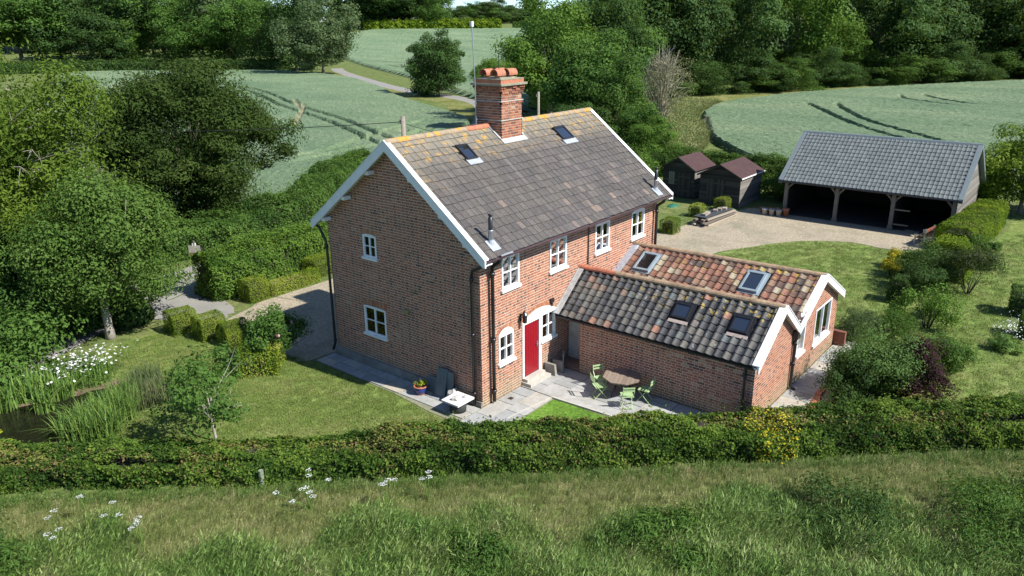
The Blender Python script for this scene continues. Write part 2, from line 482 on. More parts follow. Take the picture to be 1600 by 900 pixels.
M_plankw = varied('old_planks', [(0, (.15, .125, .10)), (.5, (.27, .23, .18)), (1, (.38, .33, .26))], 'obj', .85, None, 12, .5)
M_sheet = simple('dark_sheet', (.05, .055, .06), .6, .2, 5, .1)
M_tarp = simple('green_tarp', (.02, .13, .07), .6, .2, 9, .3)
M_bench = simple('bench_wood', (.23, .085, .05), .6, .25, 9, .1)


def wheat_mat():
    m, nt, b = newmat('wheat'); P = pos(nt)
    mp = nd(nt, 'ShaderNodeMapping'); nt.links.new(P, mp.inputs[0]); mp.inputs['Rotation'].default_value = (0, 0, .7); mp.inputs['Scale'].default_value = (1.6, .75, 1)
    f1 = noise(nt, .05, 5, .6, mp.outputs[0], .5); f2 = noise(nt, .9, 6, .85, mp.outputs[0]); f3 = noise(nt, 4.5, 4, .85, P)
    c = ramp(nt, f1, [(.3, (.125, .192, .108)), (.5, (.165, .232, .132)), (.7, (.212, .268, .155))])
    c = mixc(nt, .65, c, ramp(nt, f2, [(.3, (.27, .29, .29)), (.7, (.74, .73, .70))]), 'OVERLAY')
    c = mixc(nt, .6, c, ramp(nt, f3, [(.3, (.13, .14, .14)), (.7, (.88, .87, .84))]), 'OVERLAY')
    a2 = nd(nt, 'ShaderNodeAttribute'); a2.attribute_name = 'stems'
    c = mixc(nt, mathn(nt, 'MULTIPLY', a2.outputs['Fac'], .25), c, (.08, .13, .08))  # shade of grooves and field edges painted as a darker stem green
    a = nd(nt, 'ShaderNodeAttribute'); a.attribute_name = 'soil'
    c = mixc(nt, mathn(nt, 'MULTIPLY', a.outputs['Fac'], .8), c, (.31, .27, .17))
    nt.links.new(c, b.inputs['Base Color']); b.inputs['Roughness'].default_value = .8; b.inputs['Specular IOR Level'].default_value = .15
    bump(nt, b, mathn(nt, 'ADD', f3, f2), .9, .25)
    return m


M_wheat = wheat_mat()


def water_mat():
    m, nt, b = newmat('pond_water'); P = pos(nt)
    nt.links.new(ramp(nt, noise(nt, 2, 4, .6, P), [(.3, (.006, .006, .004)), (.7, (.014, .013, .008))]), b.inputs['Base Color'])
    b.inputs['Roughness'].default_value = .08; b.inputs['Specular IOR Level'].default_value = .5
    bump(nt, b, noise(nt, 5, 2, .5, P), .05, .02)
    return m


M_water = water_mat()


# ------------------------------------------------------------------ terrain
def H(x, y):
    r = np.hypot(np.asarray(x) - CAM[0], np.asarray(y) - CAM[1])
    t = np.clip((r - 240) / 260, 0, 1)
    return 12.0 * t * t * (3 - 2 * t) + np.clip(r - 500, 0, None) * .004


def ground():
    rr = np.concatenate([np.linspace(.5, 60, 14), np.linspace(70, 700, 60), np.geomspace(720, 7000, 24)])
    th = np.linspace(0, 2 * math.pi, 97)[:-1]
    V = [(CAM[0] + r * math.cos(t), CAM[1] + r * math.sin(t)) for r in rr for t in th]
    V = np.array(V); Z = H(V[:, 0], V[:, 1])
    V = np.column_stack([V, Z]); n = len(th); F = []
    for i in range(len(rr) - 1):
        for j in range(n): F.append((i * n + j, i * n + (j + 1) % n, (i + 1) * n + (j + 1) % n, (i + 1) * n + j))
    F = np.array(F)
    V = np.vstack([V, [[CAM[0], CAM[1], 0]]])
    me = fast('ground', V, F, M_ground, smooth=True)
    o = put('ground', me); o['kind'] = 'structure'; o['label'] = 'rough grassy ground of the countryside'


ground()


def smooth_poly(pts, n=6, closed=True):
    """Catmull-Rom through the points"""
    P = [np.array(p, float) for p in pts]; out = []; m = len(P)
    rngi = range(m) if closed else range(m - 1)
    for i in rngi:
        p0 = P[(i - 1) % m] if closed or i > 0 else P[i]; p1 = P[i]; p2 = P[(i + 1) % m]
        p3 = P[(i + 2) % m] if closed or i < m - 2 else p2
        for k in range(n):
            t = k / n
            out.append(.5 * ((2 * p1) + (-p0 + p2) * t + (2 * p0 - 5 * p1 + 4 * p2 - p3) * t * t + (-p0 + 3 * p1 - 3 * p2 + p3) * t ** 3))
    if not closed: out.append(P[-1])
    return out


def sheet(name, pts, z, mat, label, n=5, jit=0.06):
    P = smooth_poly(pts, n) if n > 1 else [np.array(p, float) for p in pts]
    if n > 1: P = [p + rng.normal(0, jit, 2) for p in P]
    me = bpy.data.meshes.new(name)
    me.from_pydata([(p[0], p[1], z) for p in P], [], [tuple(range(len(P)))])
    o = put(name, me, None, mat); o['kind'] = 'structure'; o['label'] = label
    return o


def strip(name, pts, width, z, mat, label, follow=False):
    P = smooth_poly(pts, 8, False); V = []; F = []
    for i, p in enumerate(P):
        d = P[min(i + 1, len(P) - 1)] - P[max(i - 1, 0)]; d /= np.linalg.norm(d); nn = np.array([-d[1], d[0]])
        for s in (-1, 1):
            q = p + nn * s * (width / 2 + rng.normal(0, .04)); V.append((q[0], q[1], z + (float(H(q[0], q[1])) if follow else 0)))
    for i in range(len(P) - 1): F.append((2 * i, 2 * i + 1, 2 * i + 3, 2 * i + 2))
    o = put(name, fast(name, V, F, mat)); o['kind'] = 'structure'; o['label'] = label
    return o


sheet('front_lawn', [(-1.15, 7.6), (-1.1, 3.2), (-1.4, 1.0), (-1.5, -1.0), (-4, 1.2), (-7.5, 4.2), (-9.5, 7.3), (-8.2, 9.5), (-6.6, 11.0), (-6.6, 13.4), (-5.3, 15.2), (-3.4, 15.2), (-1.7, 14.2), (-1.35, 11), (-1.2, 9)], .006, M_lawn, 'sunlit lawn on the gable side of the house')
sheet('lawn_wedge', [(1.95, -1.36), (.2, -1.1), (-.6, -1.6), (1.2, -4.2), (2.15, -3.7), (2.05, -2.4)], .009, M_lawn2, 'bright green wedge of lawn beside the patio', 1)
sheet('side_lawn', [(12.6, -1.2), (16, .3), (20.5, 1.7), (24, .6), (26.9, -1.2), (28.2, -3.8), (27.8, -6.2), (30, -9.5), (37, -10.3), (46, -11.5), (46, -30), (10, -30), (6, -16), (7.5, -12.5), (12.5, -8.6), (12.9, -5)], .006, M_lawn, 'wide lawn on the right of the house')
sheet('shed_lawn', [(23, 6.6), (27, 6.2), (29.5, 5.4), (32.4, 4.9), (34, 9), (34, 13), (26, 13), (22.5, 9)], .007, M_ground, 'small lawn in front of the two sheds')
sheet('gravel_drive', [(-1.1, 7.75), (-1.5, 9.4), (-1.65, 11), (-1.55, 13), (-1.0, 14.0), (.8, 14.7), (2.5, 15.0), (5.6, 15.0), (10, 15.3), (16, 14.5), (21, 7.2), (24.5, 6.2), (27.7, 5.6), (31.8, 4.8), (33.4, 4.2), (33.4, 2.2), (39.4, 1.9), (39.4, -8), (32.4, -8.1), (29.3, -7.1), (28.15, -5.9), (28.3, -3.6), (26.9, -1.2), (24, .6), (20.8, 1.75), (16, .3), (12.6, -1.0), (11.6, -.2), (11.6, 7.5), (5, 7.5)], .012, M_gravel, 'pale gravel drive running round the house to the garage', 3, .05)
strip('lane', [(-16, 13.5), (-9, 16.8), (-2.3, 19.9), (2.3, 21.0), (8, 21.3), (14, 23.5), (22, 29), (33, 34), (47, 42), (66, 56), (80.7, 71.4), (90.5, 98), (104, 124), (128, 164), (150, 190)], 3.4, .010, M_road, 'grey single-track lane')
sheet('lane_apron', [(-3.0, 18.7), (-2.7, 16.9), (-1.0, 14.4), (-.2, 14.6), (.4, 15.3), (.9, 18.9), (-.8, 18.6)], .016, M_road, 'worn tarmac apron where the drive meets the lane', 3)
strip('lane_verge', [(60, 55), (77, 71), (87, 98), (100, 124), (122, 163)], 6.0, .005, M_verge, 'dry grass verge along the far lane')
strip('field_margin', [(43, 17), (49, 22), (56, 23), (66, 26), (80, 35), (94, 40), (113, 40), (140, 26), (170, 9)], 8.0, .004, M_verge, 'unmown grass margin around the right field')


# ------------------------------------------------------------------ wheat fields
def inside(px, py, poly):
    c = np.zeros(px.shape, bool); n = len(poly)
    for i in range(n):
        x1, y1 = poly[i]; x2, y2 = poly[(i + 1) % n]
        if y1 == y2: continue
        m = ((y1 > py) != (y2 > py)) & (px < (x2 - x1) * (py - y1) / (y2 - y1) + x1)
        c ^= m
    return c


def dist_line(px, py, L):
    d = np.full(px.shape, 1e9)
    for (a, b) in zip(L[:-1], L[1:]):
        a, b = np.array(a, float), np.array(b, float); v = b - a; l2 = v @ v
        t = np.clip(((px - a[0]) * v[0] + (py - a[1]) * v[1]) / l2, 0, 1)
        d = np.minimum(d, np.hypot(px - a[0] - t * v[0], py - a[1] - t * v[1]))
    return d


def wheat(poly, res, tracks, label, soil=(), h=.72, follow=True):
    P = smooth_poly(poly, 4); P = [tuple(p) for p in P]
    xs = np.arange(min(p[0] for p in P) - res, max(p[0] for p in P) + 2 * res, res)
    ys = np.arange(min(p[1] for p in P) - res, max(p[1] for p in P) + 2 * res, res)
    X, Y = np.meshgrid(xs, ys, indexing='ij')
    ins = inside(X, Y, P)
    Z = h + rng.normal(0, .03, X.shape) * min(2, res * 2.4)
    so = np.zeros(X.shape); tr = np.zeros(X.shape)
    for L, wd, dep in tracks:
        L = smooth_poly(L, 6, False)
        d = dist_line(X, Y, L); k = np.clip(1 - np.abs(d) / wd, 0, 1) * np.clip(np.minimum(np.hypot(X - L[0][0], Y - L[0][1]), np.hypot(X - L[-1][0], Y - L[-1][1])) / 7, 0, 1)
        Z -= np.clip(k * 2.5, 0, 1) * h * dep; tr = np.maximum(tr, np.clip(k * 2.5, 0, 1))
    for L, wd in soil:
        d = dist_line(X, Y, L); k = np.clip((1 - d / wd) * 2, 0, 1)
        Z -= k * h * .7 * 0.9; so = np.maximum(so, k)
    pad = np.pad(ins, 1)
    core = pad[2:, 1:-1] & pad[:-2, 1:-1] & pad[1:-1, 2:] & pad[1:-1, :-2] & ins
    tr = np.maximum(tr, np.where(core, 0, 1)); Z = np.where(core, np.maximum(Z, .03), .01)  # outer edge joins the grooves in the painted shade mask
    Z = Z + H(X, Y)
    X = X + rng.normal(0, res * .1, X.shape); Y = Y + rng.normal(0, res * .1, X.shape)
    ei = np.argwhere(ins & ~core); A_ = np.array(P); B_ = np.roll(A_, -1, 0); V_ = B_ - A_; l2_ = (V_ ** 2).sum(1)
    for (i_, j_) in ei:   # the outer row follows the field edge exactly
        q_ = np.array([X[i_, j_], Y[i_, j_]]); t_ = np.clip(((q_ - A_) * V_).sum(1) / l2_, 0, 1); c_ = A_ + V_ * t_[:, None]; k_ = np.argmin(((c_ - q_) ** 2).sum(1)); X[i_, j_], Y[i_, j_] = c_[k_]
    idx = np.arange(X.size).reshape(X.shape)
    q = ins[:-1, :-1] & ins[1:, :-1] & ins[1:, 1:] & ins[:-1, 1:]
    F = np.stack([idx[:-1, :-1][q], idx[1:, :-1][q], idx[1:, 1:][q], idx[:-1, 1:][q]], 1)
    V = np.stack([X.ravel(), Y.ravel(), Z.ravel()], 1)
    used = np.unique(F); mp = np.zeros(len(V), int); mp[used] = np.arange(len(used))
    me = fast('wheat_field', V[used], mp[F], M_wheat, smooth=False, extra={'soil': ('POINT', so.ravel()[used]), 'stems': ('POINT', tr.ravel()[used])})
    o = put('wheat_field', me); o['kind'] = 'structure'; o['label'] = label


def lw(pts):  # ground points read at soil level, moved up to the ears of the crop
    return [tuple(CAM[:2] + (np.array(p) - CAM[:2]) * .942) for p in pts]


T1 = lw([(76, 132), (76, 127), (71, 114), (61, 93), (51, 68), (41, 47)])
T2 = [(x - 2.0, y + .9) for x, y in T1]
T3 = lw([(27.5, 49), (34, 50), (44, 55), (58, 60)]); T4 = lw([(26, 46.5), (33, 47.5), (41, 49), (52, 54)])
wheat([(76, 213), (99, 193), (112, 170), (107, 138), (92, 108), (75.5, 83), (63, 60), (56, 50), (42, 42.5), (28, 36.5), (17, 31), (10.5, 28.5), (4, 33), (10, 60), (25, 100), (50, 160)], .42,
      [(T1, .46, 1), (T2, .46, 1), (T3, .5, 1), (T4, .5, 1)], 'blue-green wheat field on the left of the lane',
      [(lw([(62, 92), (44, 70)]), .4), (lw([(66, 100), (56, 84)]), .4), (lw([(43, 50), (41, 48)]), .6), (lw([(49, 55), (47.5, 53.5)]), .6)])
Q1 = lw([(110, 27), (104, 23.5), (94, 17.8), (84, 11.6), (76, 5.4), (70, 0)]); Q2 = lw([(112, 22.5), (107, 20.8), (91, 12.8), (81, 5.2), (73, -1)])
Q3 = lw([(132, 18), (124, 15.3), (119, 10), (116, 5)]); Q4 = lw([(135, 15), (130, 13.1), (124, 9), (119, 4)])
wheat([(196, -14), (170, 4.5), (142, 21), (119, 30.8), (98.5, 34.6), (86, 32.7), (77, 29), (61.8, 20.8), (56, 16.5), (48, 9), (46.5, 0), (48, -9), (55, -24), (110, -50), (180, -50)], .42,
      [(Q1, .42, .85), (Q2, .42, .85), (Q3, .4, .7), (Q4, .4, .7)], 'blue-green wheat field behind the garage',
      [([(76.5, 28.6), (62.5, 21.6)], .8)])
fd = np.array([math.cos(yaw), math.sin(yaw)]); fr_ = np.array([math.sin(yaw), -math.cos(yaw)])
C2 = CAM[:2]
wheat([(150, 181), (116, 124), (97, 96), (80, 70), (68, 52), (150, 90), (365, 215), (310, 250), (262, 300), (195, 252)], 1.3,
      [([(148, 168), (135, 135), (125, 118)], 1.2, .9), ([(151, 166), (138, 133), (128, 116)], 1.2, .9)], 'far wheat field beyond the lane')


# ------------------------------------------------------------------ brick walls
BRICKS = []   # full-size bricks that may become single objects: (score, wall, origin, U, N, kind)


def clip_poly(poly, a, b, c):
    """keep a*u+b*z<=c"""
    out = []
    for i in range(len(poly)):
        p, q = poly[i], poly[(i + 1) % len(poly)]
        dp, dq = a * p[0] + b * p[1] - c, a * q[0] + b * q[1] - c
        if dp <= 0: out.append(p)
        if (dp < 0 < dq) or (dq < 0 < dp):
            t = dp / (dp - dq); out.append((p[0] + t * (q[0] - p[0]), p[1] + t * (q[1] - p[1])))
    return out


def span(poly, z):
    us = []
    for i in range(len(poly)):
        p, q = poly[i], poly[(i + 1) % len(poly)]
        if (p[1] - z) * (q[1] - z) < 0:
            us.append(p[0] + (z - p[1]) / (q[1] - p[1]) * (q[0] - p[0]))
    return (min(us), max(us)) if len(us) > 1 else None


def brick_wall(name, parent, O, U, N, polys, openings=(), singles=True, label=None, reveal=.12, arches=(), offset=0.0):
    O, U, N = np.array(O, float), np.array(U, float), np.array(N, float); Zv = np.array([0, 0, 1.])
    P3 = lambda u, z, d=0.0: O + U * u + Zv * z + N * d
    back = MB()
    us = sorted({round(x, 4) for p in polys for x, _ in p} | {x for o in openings for x in o[:2]})
    zs = sorted({round(x, 4) for p in polys for _, x in p} | {x for o in openings for x in o[2:4]})
    for poly in polys:
        for a, b in zip(us[:-1], us[1:]):
            for c, d in zip(zs[:-1], zs[1:]):
                um, zm = (a + b) / 2, (c + d) / 2
                if any(o[0] < um < o[1] and o[2] < zm < o[3] for o in openings): continue
                q = clip_poly(clip_poly(clip_poly(clip_poly(list(poly), -1, 0, -a), 1, 0, b), 0, -1, -c), 0, 1, d)
                if len(q) >= 3: back.add([P3(u, z, -.005) for u, z in q], [tuple(range(len(q)))])
    for o in openings:
        a, b, c, d = o[:4]
        q = [(a, c), (b, c), (b, d), (a, d)]
        for i in range(4):
            (u1, z1), (u2, z2) = q[i], q[(i + 1) % 4]
            back.add([P3(u1, z1, -.009), P3(u2, z2, -.009), P3(u2, z2, -reveal), P3(u1, z1, -reveal)], [(0, 1, 2, 3)])
    wall = back.build(name, M_mortar, parent, label=label)
    V = []; T = []
    def rect(u0, u1, z0, z1, t, d=None):
        d = rng.uniform(-.0015, .0025) if d is None else d
        V.append([P3(u0, z0, d), P3(u1, z0, d), P3(u1, z1, d), P3(u0, z1, d), P3(u0, z0, -.012), P3(u1, z0, -.012), P3(u1, z1, -.012), P3(u0, z1, -.012)])
        T.append(t)
    for poly in polys:
        z0 = min(z for _, z in poly); z1 = max(z for _, z in poly)
        k0 = math.floor(z0 / .094)
        for k in range(k0, int(z1 / .094) + 1):
            zb = k * .094 + .0095; zt = zb + .0745
            sp = [span(poly, max(zb + .003, z0 + 1e-3)), span(poly, min(zt - .003, z1 - 1e-3))]
            if None in sp: continue
            lo = max(s[0] for s in sp); hi = min(s[1] for s in sp)
            if hi - lo < .03: continue
            u = (-.2 if k % 2 else 0.0) + offset - .4; head = False
            ivs = [(lo, hi)]
            for o in openings:
                if o[2] < zt and o[3] > zb:
                    nv = []
                    for a, b in ivs:
                        if o[1] <= a or o[0] >= b: nv.append((a, b))
                        else:
                            if o[0] - a > .03: nv.append((a, o[0]))
                            if b - o[1] > .03: nv.append((o[1], b))
                    ivs = nv
            while u < hi:
                L = .115 if head else .248
                for a, b in ivs:
                    c, d = max(u, a), min(u + L, b)
                    if d - c > .03:
                        if head: t = rng.choice([rng.uniform(0, .22), rng.uniform(.25, .85)], p=[.3, .7])
                        else: t = np.clip(rng.normal(.52, .15), .05, 1)
                        if singles and d - c > L - 1e-6 and zb > .35:
                            ctr = P3((c + d) / 2, (zb + zt) / 2); dv = ctr - CAM; dd = np.linalg.norm(dv)
                            BRICKS.append((abs(dv @ N) / dd ** 3, wall, P3(c, zb), U, N, head, len(V), V, T, t))
                        rect(c, d, zb, zt, t)
                u += L + .0185; head = not head
    # soldier arches: (u0,u1,springing z,rise,tint)
    for (u0, u1, zs_, rise, h) in arches:
        wv = u1 - u0; n = max(5, int(wv / .078)); rad = (wv * wv / 4 + rise * rise) / (2 * rise); cz = zs_ + rise - rad; cu = (u0 + u1) / 2
        a0 = math.asin(min(1, (wv / 2 + .02) / rad))
        for i in range(n):
            am = -a0 + (i + .5) * 2 * a0 / n; ha = a0 / n * .84
            q = [(cu + r * math.sin(a), cz + r * math.cos(a)) for r, a in ((rad, am - ha), (rad, am + ha), (rad + h, am + ha), (rad + h, am - ha))]
            V.append([P3(x, z, .010) for x, z in q] + [P3(x, z, -.012) for x, z in q]); T.append(rng.uniform(.62, 1.0))
    return dict(wall=wall, V=V, T=T)


def finish_walls(ws, nmax=300):
    """the bricks that show largest become objects of their own, the others one part per wall"""
    top = sorted(BRICKS, key=lambda b: -b[0])[:nmax]
    drop = {}
    meshes = {}
    for (sc, wall, p, U, N, head, i, V, T, t) in top:
        drop.setdefault(id(V), set()).add(i)
        if head not in meshes:
            L = .115 if head else .248
            m = MB(); m.box((0, 0, 0), (L, .013, .0745)); meshes[head] = m.mesh('brick', M_brickp)
        o = bpy.data.objects.new('brick', meshes[head]); COL.objects.link(o); o.parent = wall
        Mx = Matrix.Identity(4); q = p - N * .011 + N * rng.uniform(0, .003)
        for r in range(3): Mx[r][0], Mx[r][1], Mx[r][2], Mx[r][3] = U[r], N[r], (0, 0, 1)[r], q[r]
        o.matrix_basis = Mx
    for wd in ws:
        d = drop.get(id(wd['V']), set())
        keep = [i for i in range(len(wd['V'])) if i not in d]
        if not keep: continue
        A = np.array([wd['V'][i] for i in keep], np.float32).reshape(-1, 3); n = len(keep)
        base = np.array([[0, 1, 2, 3], [0, 4, 5, 1], [1, 5, 6, 2], [2, 6, 7, 3], [3, 7, 4, 0]])
        F = (np.arange(n)[:, None, None] * 8 + base[None]).reshape(-1, 4)
        me = fast('brickwork', A, F, M_brick, np.repeat([wd['T'][i] for i in keep], 5))
        put('brickwork', me, wd['wall'], kind='stuff')


# ------------------------------------------------------------------ house
W, L = 7.37, 11.43
RZ, RY, EZ, EY = 8.515, 3.686, 5.27, -.5
house = E('brick_house', 'two-storey red brick farmhouse with steep dark tiled roof, tall chimney and low twin-gabled wing', 'house')
slope = (RZ - EZ) / (RY - EY)
gz = lambda y: EZ + slope * ((y if y < RY else 2 * RY - y) - EY)
gpoly = [(0, -.4), (W, -.4), (W, gz(W) - .12), (RY, RZ - .12), (0, gz(0) - .12)]
OPG = [(4.78, 5.45, 4.32, 5.12), (4.52, 5.66, 1.36, 2.42)]
OPF = [(1.08, 1.98, 3.86, 4.98), (3.74, 4.74, 3.82, 4.94), (6.66, 7.66, 3.8, 4.9), (9.34, 10.36, 3.78, 4.86), (.88, 1.66, 1.28, 2.28), (2.2, 3.16, .27, 2.36), (3.24, 4.1, 1.34, 2.36)]
ws = []
wg = brick_wall('gable_wall', house, (0, 0, 0), (0, 1, 0), (-1, 0, 0), [gpoly], OPG, arches=[(4.74, 5.49, 5.12, .05, .17), (4.46, 5.72, 2.42, .03, .26)])
wf = brick_wall('front_wall', house, (0, 0, 0), (1, 0, 0), (0, -1, 0), [[(0, -.4), (L, -.4), (L, gz(0) - .12), (0, gz(0) - .12)]], OPF,
                arches=[(.84, 1.70, 2.28, .22, .12), (2.12, 4.16, 2.36, .30, .12)])
ws += [wg, wf]
ws.append(brick_wall('gable_wall', house, (L, 0, 0), (0, 1, 0), (1, 0, 0), [gpoly], [], False))
ws.append(brick_wall('rear_wall', house, (0, W, 0), (1, 0, 0), (0, 1, 0), [[(0, -.4), (L, -.4), (L, gz(0) - .12), (0, gz(0) - .12)]], [], False))

# plinth along the gable foot
m = MB(); m.box((-.075, .0, -.3), (-.001, 2.0, .14)); m.box((-.10, 2.0, -.3), (-.001, 7.42, .34)); m.box((-.055, .0, .14), (-.001, 2.0, .22))
m.build('plinth', M_render, house)


def window(parent, O, U, N, u0, u1, z0, z1, arch=0.0, lights=2, bars=1, curtain='sides', name='window', sill=True, dep=.05, fwid=.062, label=None, wmat=None):
    O, U, N = np.array(O, float), np.array(U, float), np.array(N, float); Zv = np.array([0, 0, 1.])
    P3 = lambda u, z, d=0.0: O + U * u + Zv * z + N * d
    wmat = wmat or M_white
    fr = MB()
    def b(ua, ub, za, zb, d0, d1): fr.obox(P3((ua + ub) / 2, (za + zb) / 2, (d0 + d1) / 2), U * (ub - ua) / 2, N * (d1 - d0) / 2, Zv * (zb - za) / 2)
    f = fwid; e = .012
    b(u0 - e, u0 + f, z0, z1, -.07, .022); b(u1 - f, u1 + e, z0, z1, -.07, .022)
    b(u0 + f, u1 - f, z1 - f, z1, -.07, .020); b(u0 + f, u1 - f, z0, z0 + f, -.07, .020)
    if arch > 0:
        n = 12; pts = []
        wv = u1 - u0 + 2 * e; rad = (wv * wv / 4 + arch * arch) / (2 * arch); cz = z1 + arch - rad; cu = (u0 + u1) / 2; a0 = math.asin(min(1., wv / 2 / rad))
        pts = [P3(cu + rad * math.sin(-a0 + 2 * a0 * i / n), cz + rad * math.cos(-a0 + 2 * a0 * i / n), -.02) for i in range(n + 1)]
        if arch > wv / 2.2: pass
        fr.prism(pts, N * .046)
    cw = (u1 - u0 - 2 * f) / lights
    for i in range(1, lights):
        c = u0 + f + cw * i; b(c - .027, c + .027, z0 + f, z1 - f, -.068, .016)
    for i in range(lights):
        a = u0 + f + cw * i; bb = a + cw
        for k in range(1, bars + 1):
            zz = z0 + f + (z1 - z0 - 2 * f) * k / (bars + 1); b(a, bb, zz - .014, zz + .014, -.05, .004)
    o = fr.build(name, wmat, parent, label=label)
    for i in range(lights):
        for k in range(bars + 1):
            p = MB(); a = u0 + f + cw * i + .02; bb = u0 + f + cw * (i + 1) - .02
            za = z0 + f + (z1 - z0 - 2 * f) * k / (bars + 1) + .008; zb = z0 + f + (z1 - z0 - 2 * f) * (k + 1) / (bars + 1) - .008
            p.obox(P3((a + bb) / 2, (za + zb) / 2, -.03), U * (bb - a) / 2, N * .003, Zv * (zb - za) / 2)
            p.build('pane', M_glass, o)
    if sill:
        s = MB(); s.obox(P3((u0 + u1) / 2, z0 - .045, .03), U * ((u1 - u0) / 2 + .06), N * .055, Zv * .045)
        s.build('sill', wmat, o)
    if curtain:
        c = MB(); wv = u1 - u0
        def cloth(ua, ub, amp=.02):
            n = max(4, int((ub - ua) / .035)); V = []; F = []
            for i in range(n + 1):
                u = ua + (ub - ua) * i / n; d = -.10 + amp * .4 * math.sin(i * 2.1)
                V += [P3(u, z0 + .02, d), P3(u, z1 - .02, d)]
            F = [(2 * i, 2 * i + 2, 2 * i + 3, 2 * i + 1) for i in range(n)]
            c.add(V, F)
        if curtain == 'sides': cloth(u0 + .03, u0 + wv * .36); cloth(u1 - wv * .40, u1 - .03)
        elif curtain == 'full': c.obox(P3((u0 + u1) / 2, (z0 + z1) / 2, -.055), U * (wv / 2 - .02), N * .004, Zv * ((z1 - z0) / 2 - .02))
        elif curtain == 'right': cloth(u0 + wv * .5, u1 - .03)
        c.build('curtain', M_white if curtain == 'full' else M_curtain, o)
    return o


GF = ((0, 0, 0), (0, 1, 0), (-1, 0, 0)); FF = ((0, 0, 0), (1, 0, 0), (0, -1, 0))
window(house, *GF, *OPG[0], arch=.05, bars=1, curtain=None, label='small gable window high on the shaded wall')
window(house, *GF, *OPG[1], arch=.03, bars=1, curtain='sides', label='wider gable window low on the shaded wall')
for i, o in enumerate(OPF[:4]):
    window(house, *FF, *o, arch=.13, bars=1, curtain='sides', label=['upper front window nearest the gable corner', 'upper front window above the red door', 'upper front window behind the wing roof', 'upper front window at the far end'][i])
window(house, *FF, *OPF[4], arch=.22, bars=1, curtain='full', label='small round-headed ground floor window left of the red door')
window(house, *FF, *OPF[6], arch=0, bars=1, curtain='right', label='small window joined to the right side of the door frame')

# door with frame and shared arched head
fr = MB()
fr.box((2.14, -.03, .27), (2.24, .06, 2.36)); fr.box((3.10, -.03, .27), (3.26, .06, 2.36))
n = 14; wv = 2.0; rise = .29; rad = (wv * wv / 4 + rise * rise) / (2 * rise); cz = 2.36 + rise - rad; a0 = math.asin(wv / 2 / rad)
fr.prism([(3.14 + rad * math.sin(-a0 + 2 * a0 * i / n), .02, cz + rad * math.cos(-a0 + 2 * a0 * i / n)) for i in range(n + 1)], (0, -.055, 0))
fr.box((2.24, -.028, 2.26), (3.10, .06, 2.36))
fr.build('door_frame', M_white, house)
dr = MB()
for i in range(6):
    a = 2.245 + i * .1425; dr.box((a + .003, .012, .29), (a + .1395, .05, 2.255))
dr.box((2.245, .02, .29), (3.095, .055, 2.255)); dr.box((2.245, .004, .29), (3.095, .02, .40))
door = dr.build('door', M_red, house, label='red boarded front door')
h = MB(); h.box((3.00, -.008, 1.22), (3.04, .01, 1.42)); h.tube([(3.02, -.005, 1.34), (3.02, -.05, 1.34), (2.92, -.05, 1.34)], .012, 6)
h.build('handle', M_steel, door)
m = MB(); m.box((2.1, -.42, -.05), (3.3, .02, .16)); m.box((2.16, -.22, .16), (3.22, .03, .27))
m.build('doorstep', M_stone, house)
m = MB(); m.lathe([(.0, .0), (.07, .0), (.09, .28), (.11, .30), (.05, .38), (.0, .42)], (2.05, -.2, 2.46), 8); m.bar((2.05, 0, 2.6), (2.05, -.2, 2.92), .03, .03); m.box((2.0, -.03, 2.5), (2.10, 0, 2.75))
m.build('wall_lantern', M_black, house)
m = MB(); m.box((3.74, -.09, 2.66), (3.92, 0, 2.80)); m.bar((3.83, -.05, 2.70), (3.83, -.05, 2.52), .05, .05, (1, 0, 0)); m.build('wall_light', M_black, house)
m = MB(); m.lathe([(0, -.08), (.09, -.07), (.13, 0), (.10, .07), (0, .09)], (-.06, 3.37, 2.69), 12); m.build('flood_lamp', simple('lamp_cover', (.25, .22, .09), .5, .2, 8, .1), house)


# ---- roof tiles
def tile_mesh(name, prof, length, thick, mat, drop=.022):
    """prof: list of (x,z); lower end lifted by drop"""
    V = []; F = []; n = len(prof)
    for (y, dz) in ((0, drop), (length, 0)):
        V += [(x, y, z + dz) for x, z in prof]
    V += [(x, 0, z + drop - thick) for x, z in prof]
    for i in range(n - 1):
        F.append((i, i + 1, n + i + 1, n + i)); F.append((2 * n + i, 2 * n + i + 1, i + 1, i))
    V += [(prof[-1][0], length, prof[-1][1] - thick)]; F.append((n - 1, 3 * n - 1, 3 * n, 2 * n - 1))
    me = bpy.data.meshes.new(name); me.from_pydata(V, [], F); me.update(); me.materials.append(mat)
    return me, np.array(V, float), F


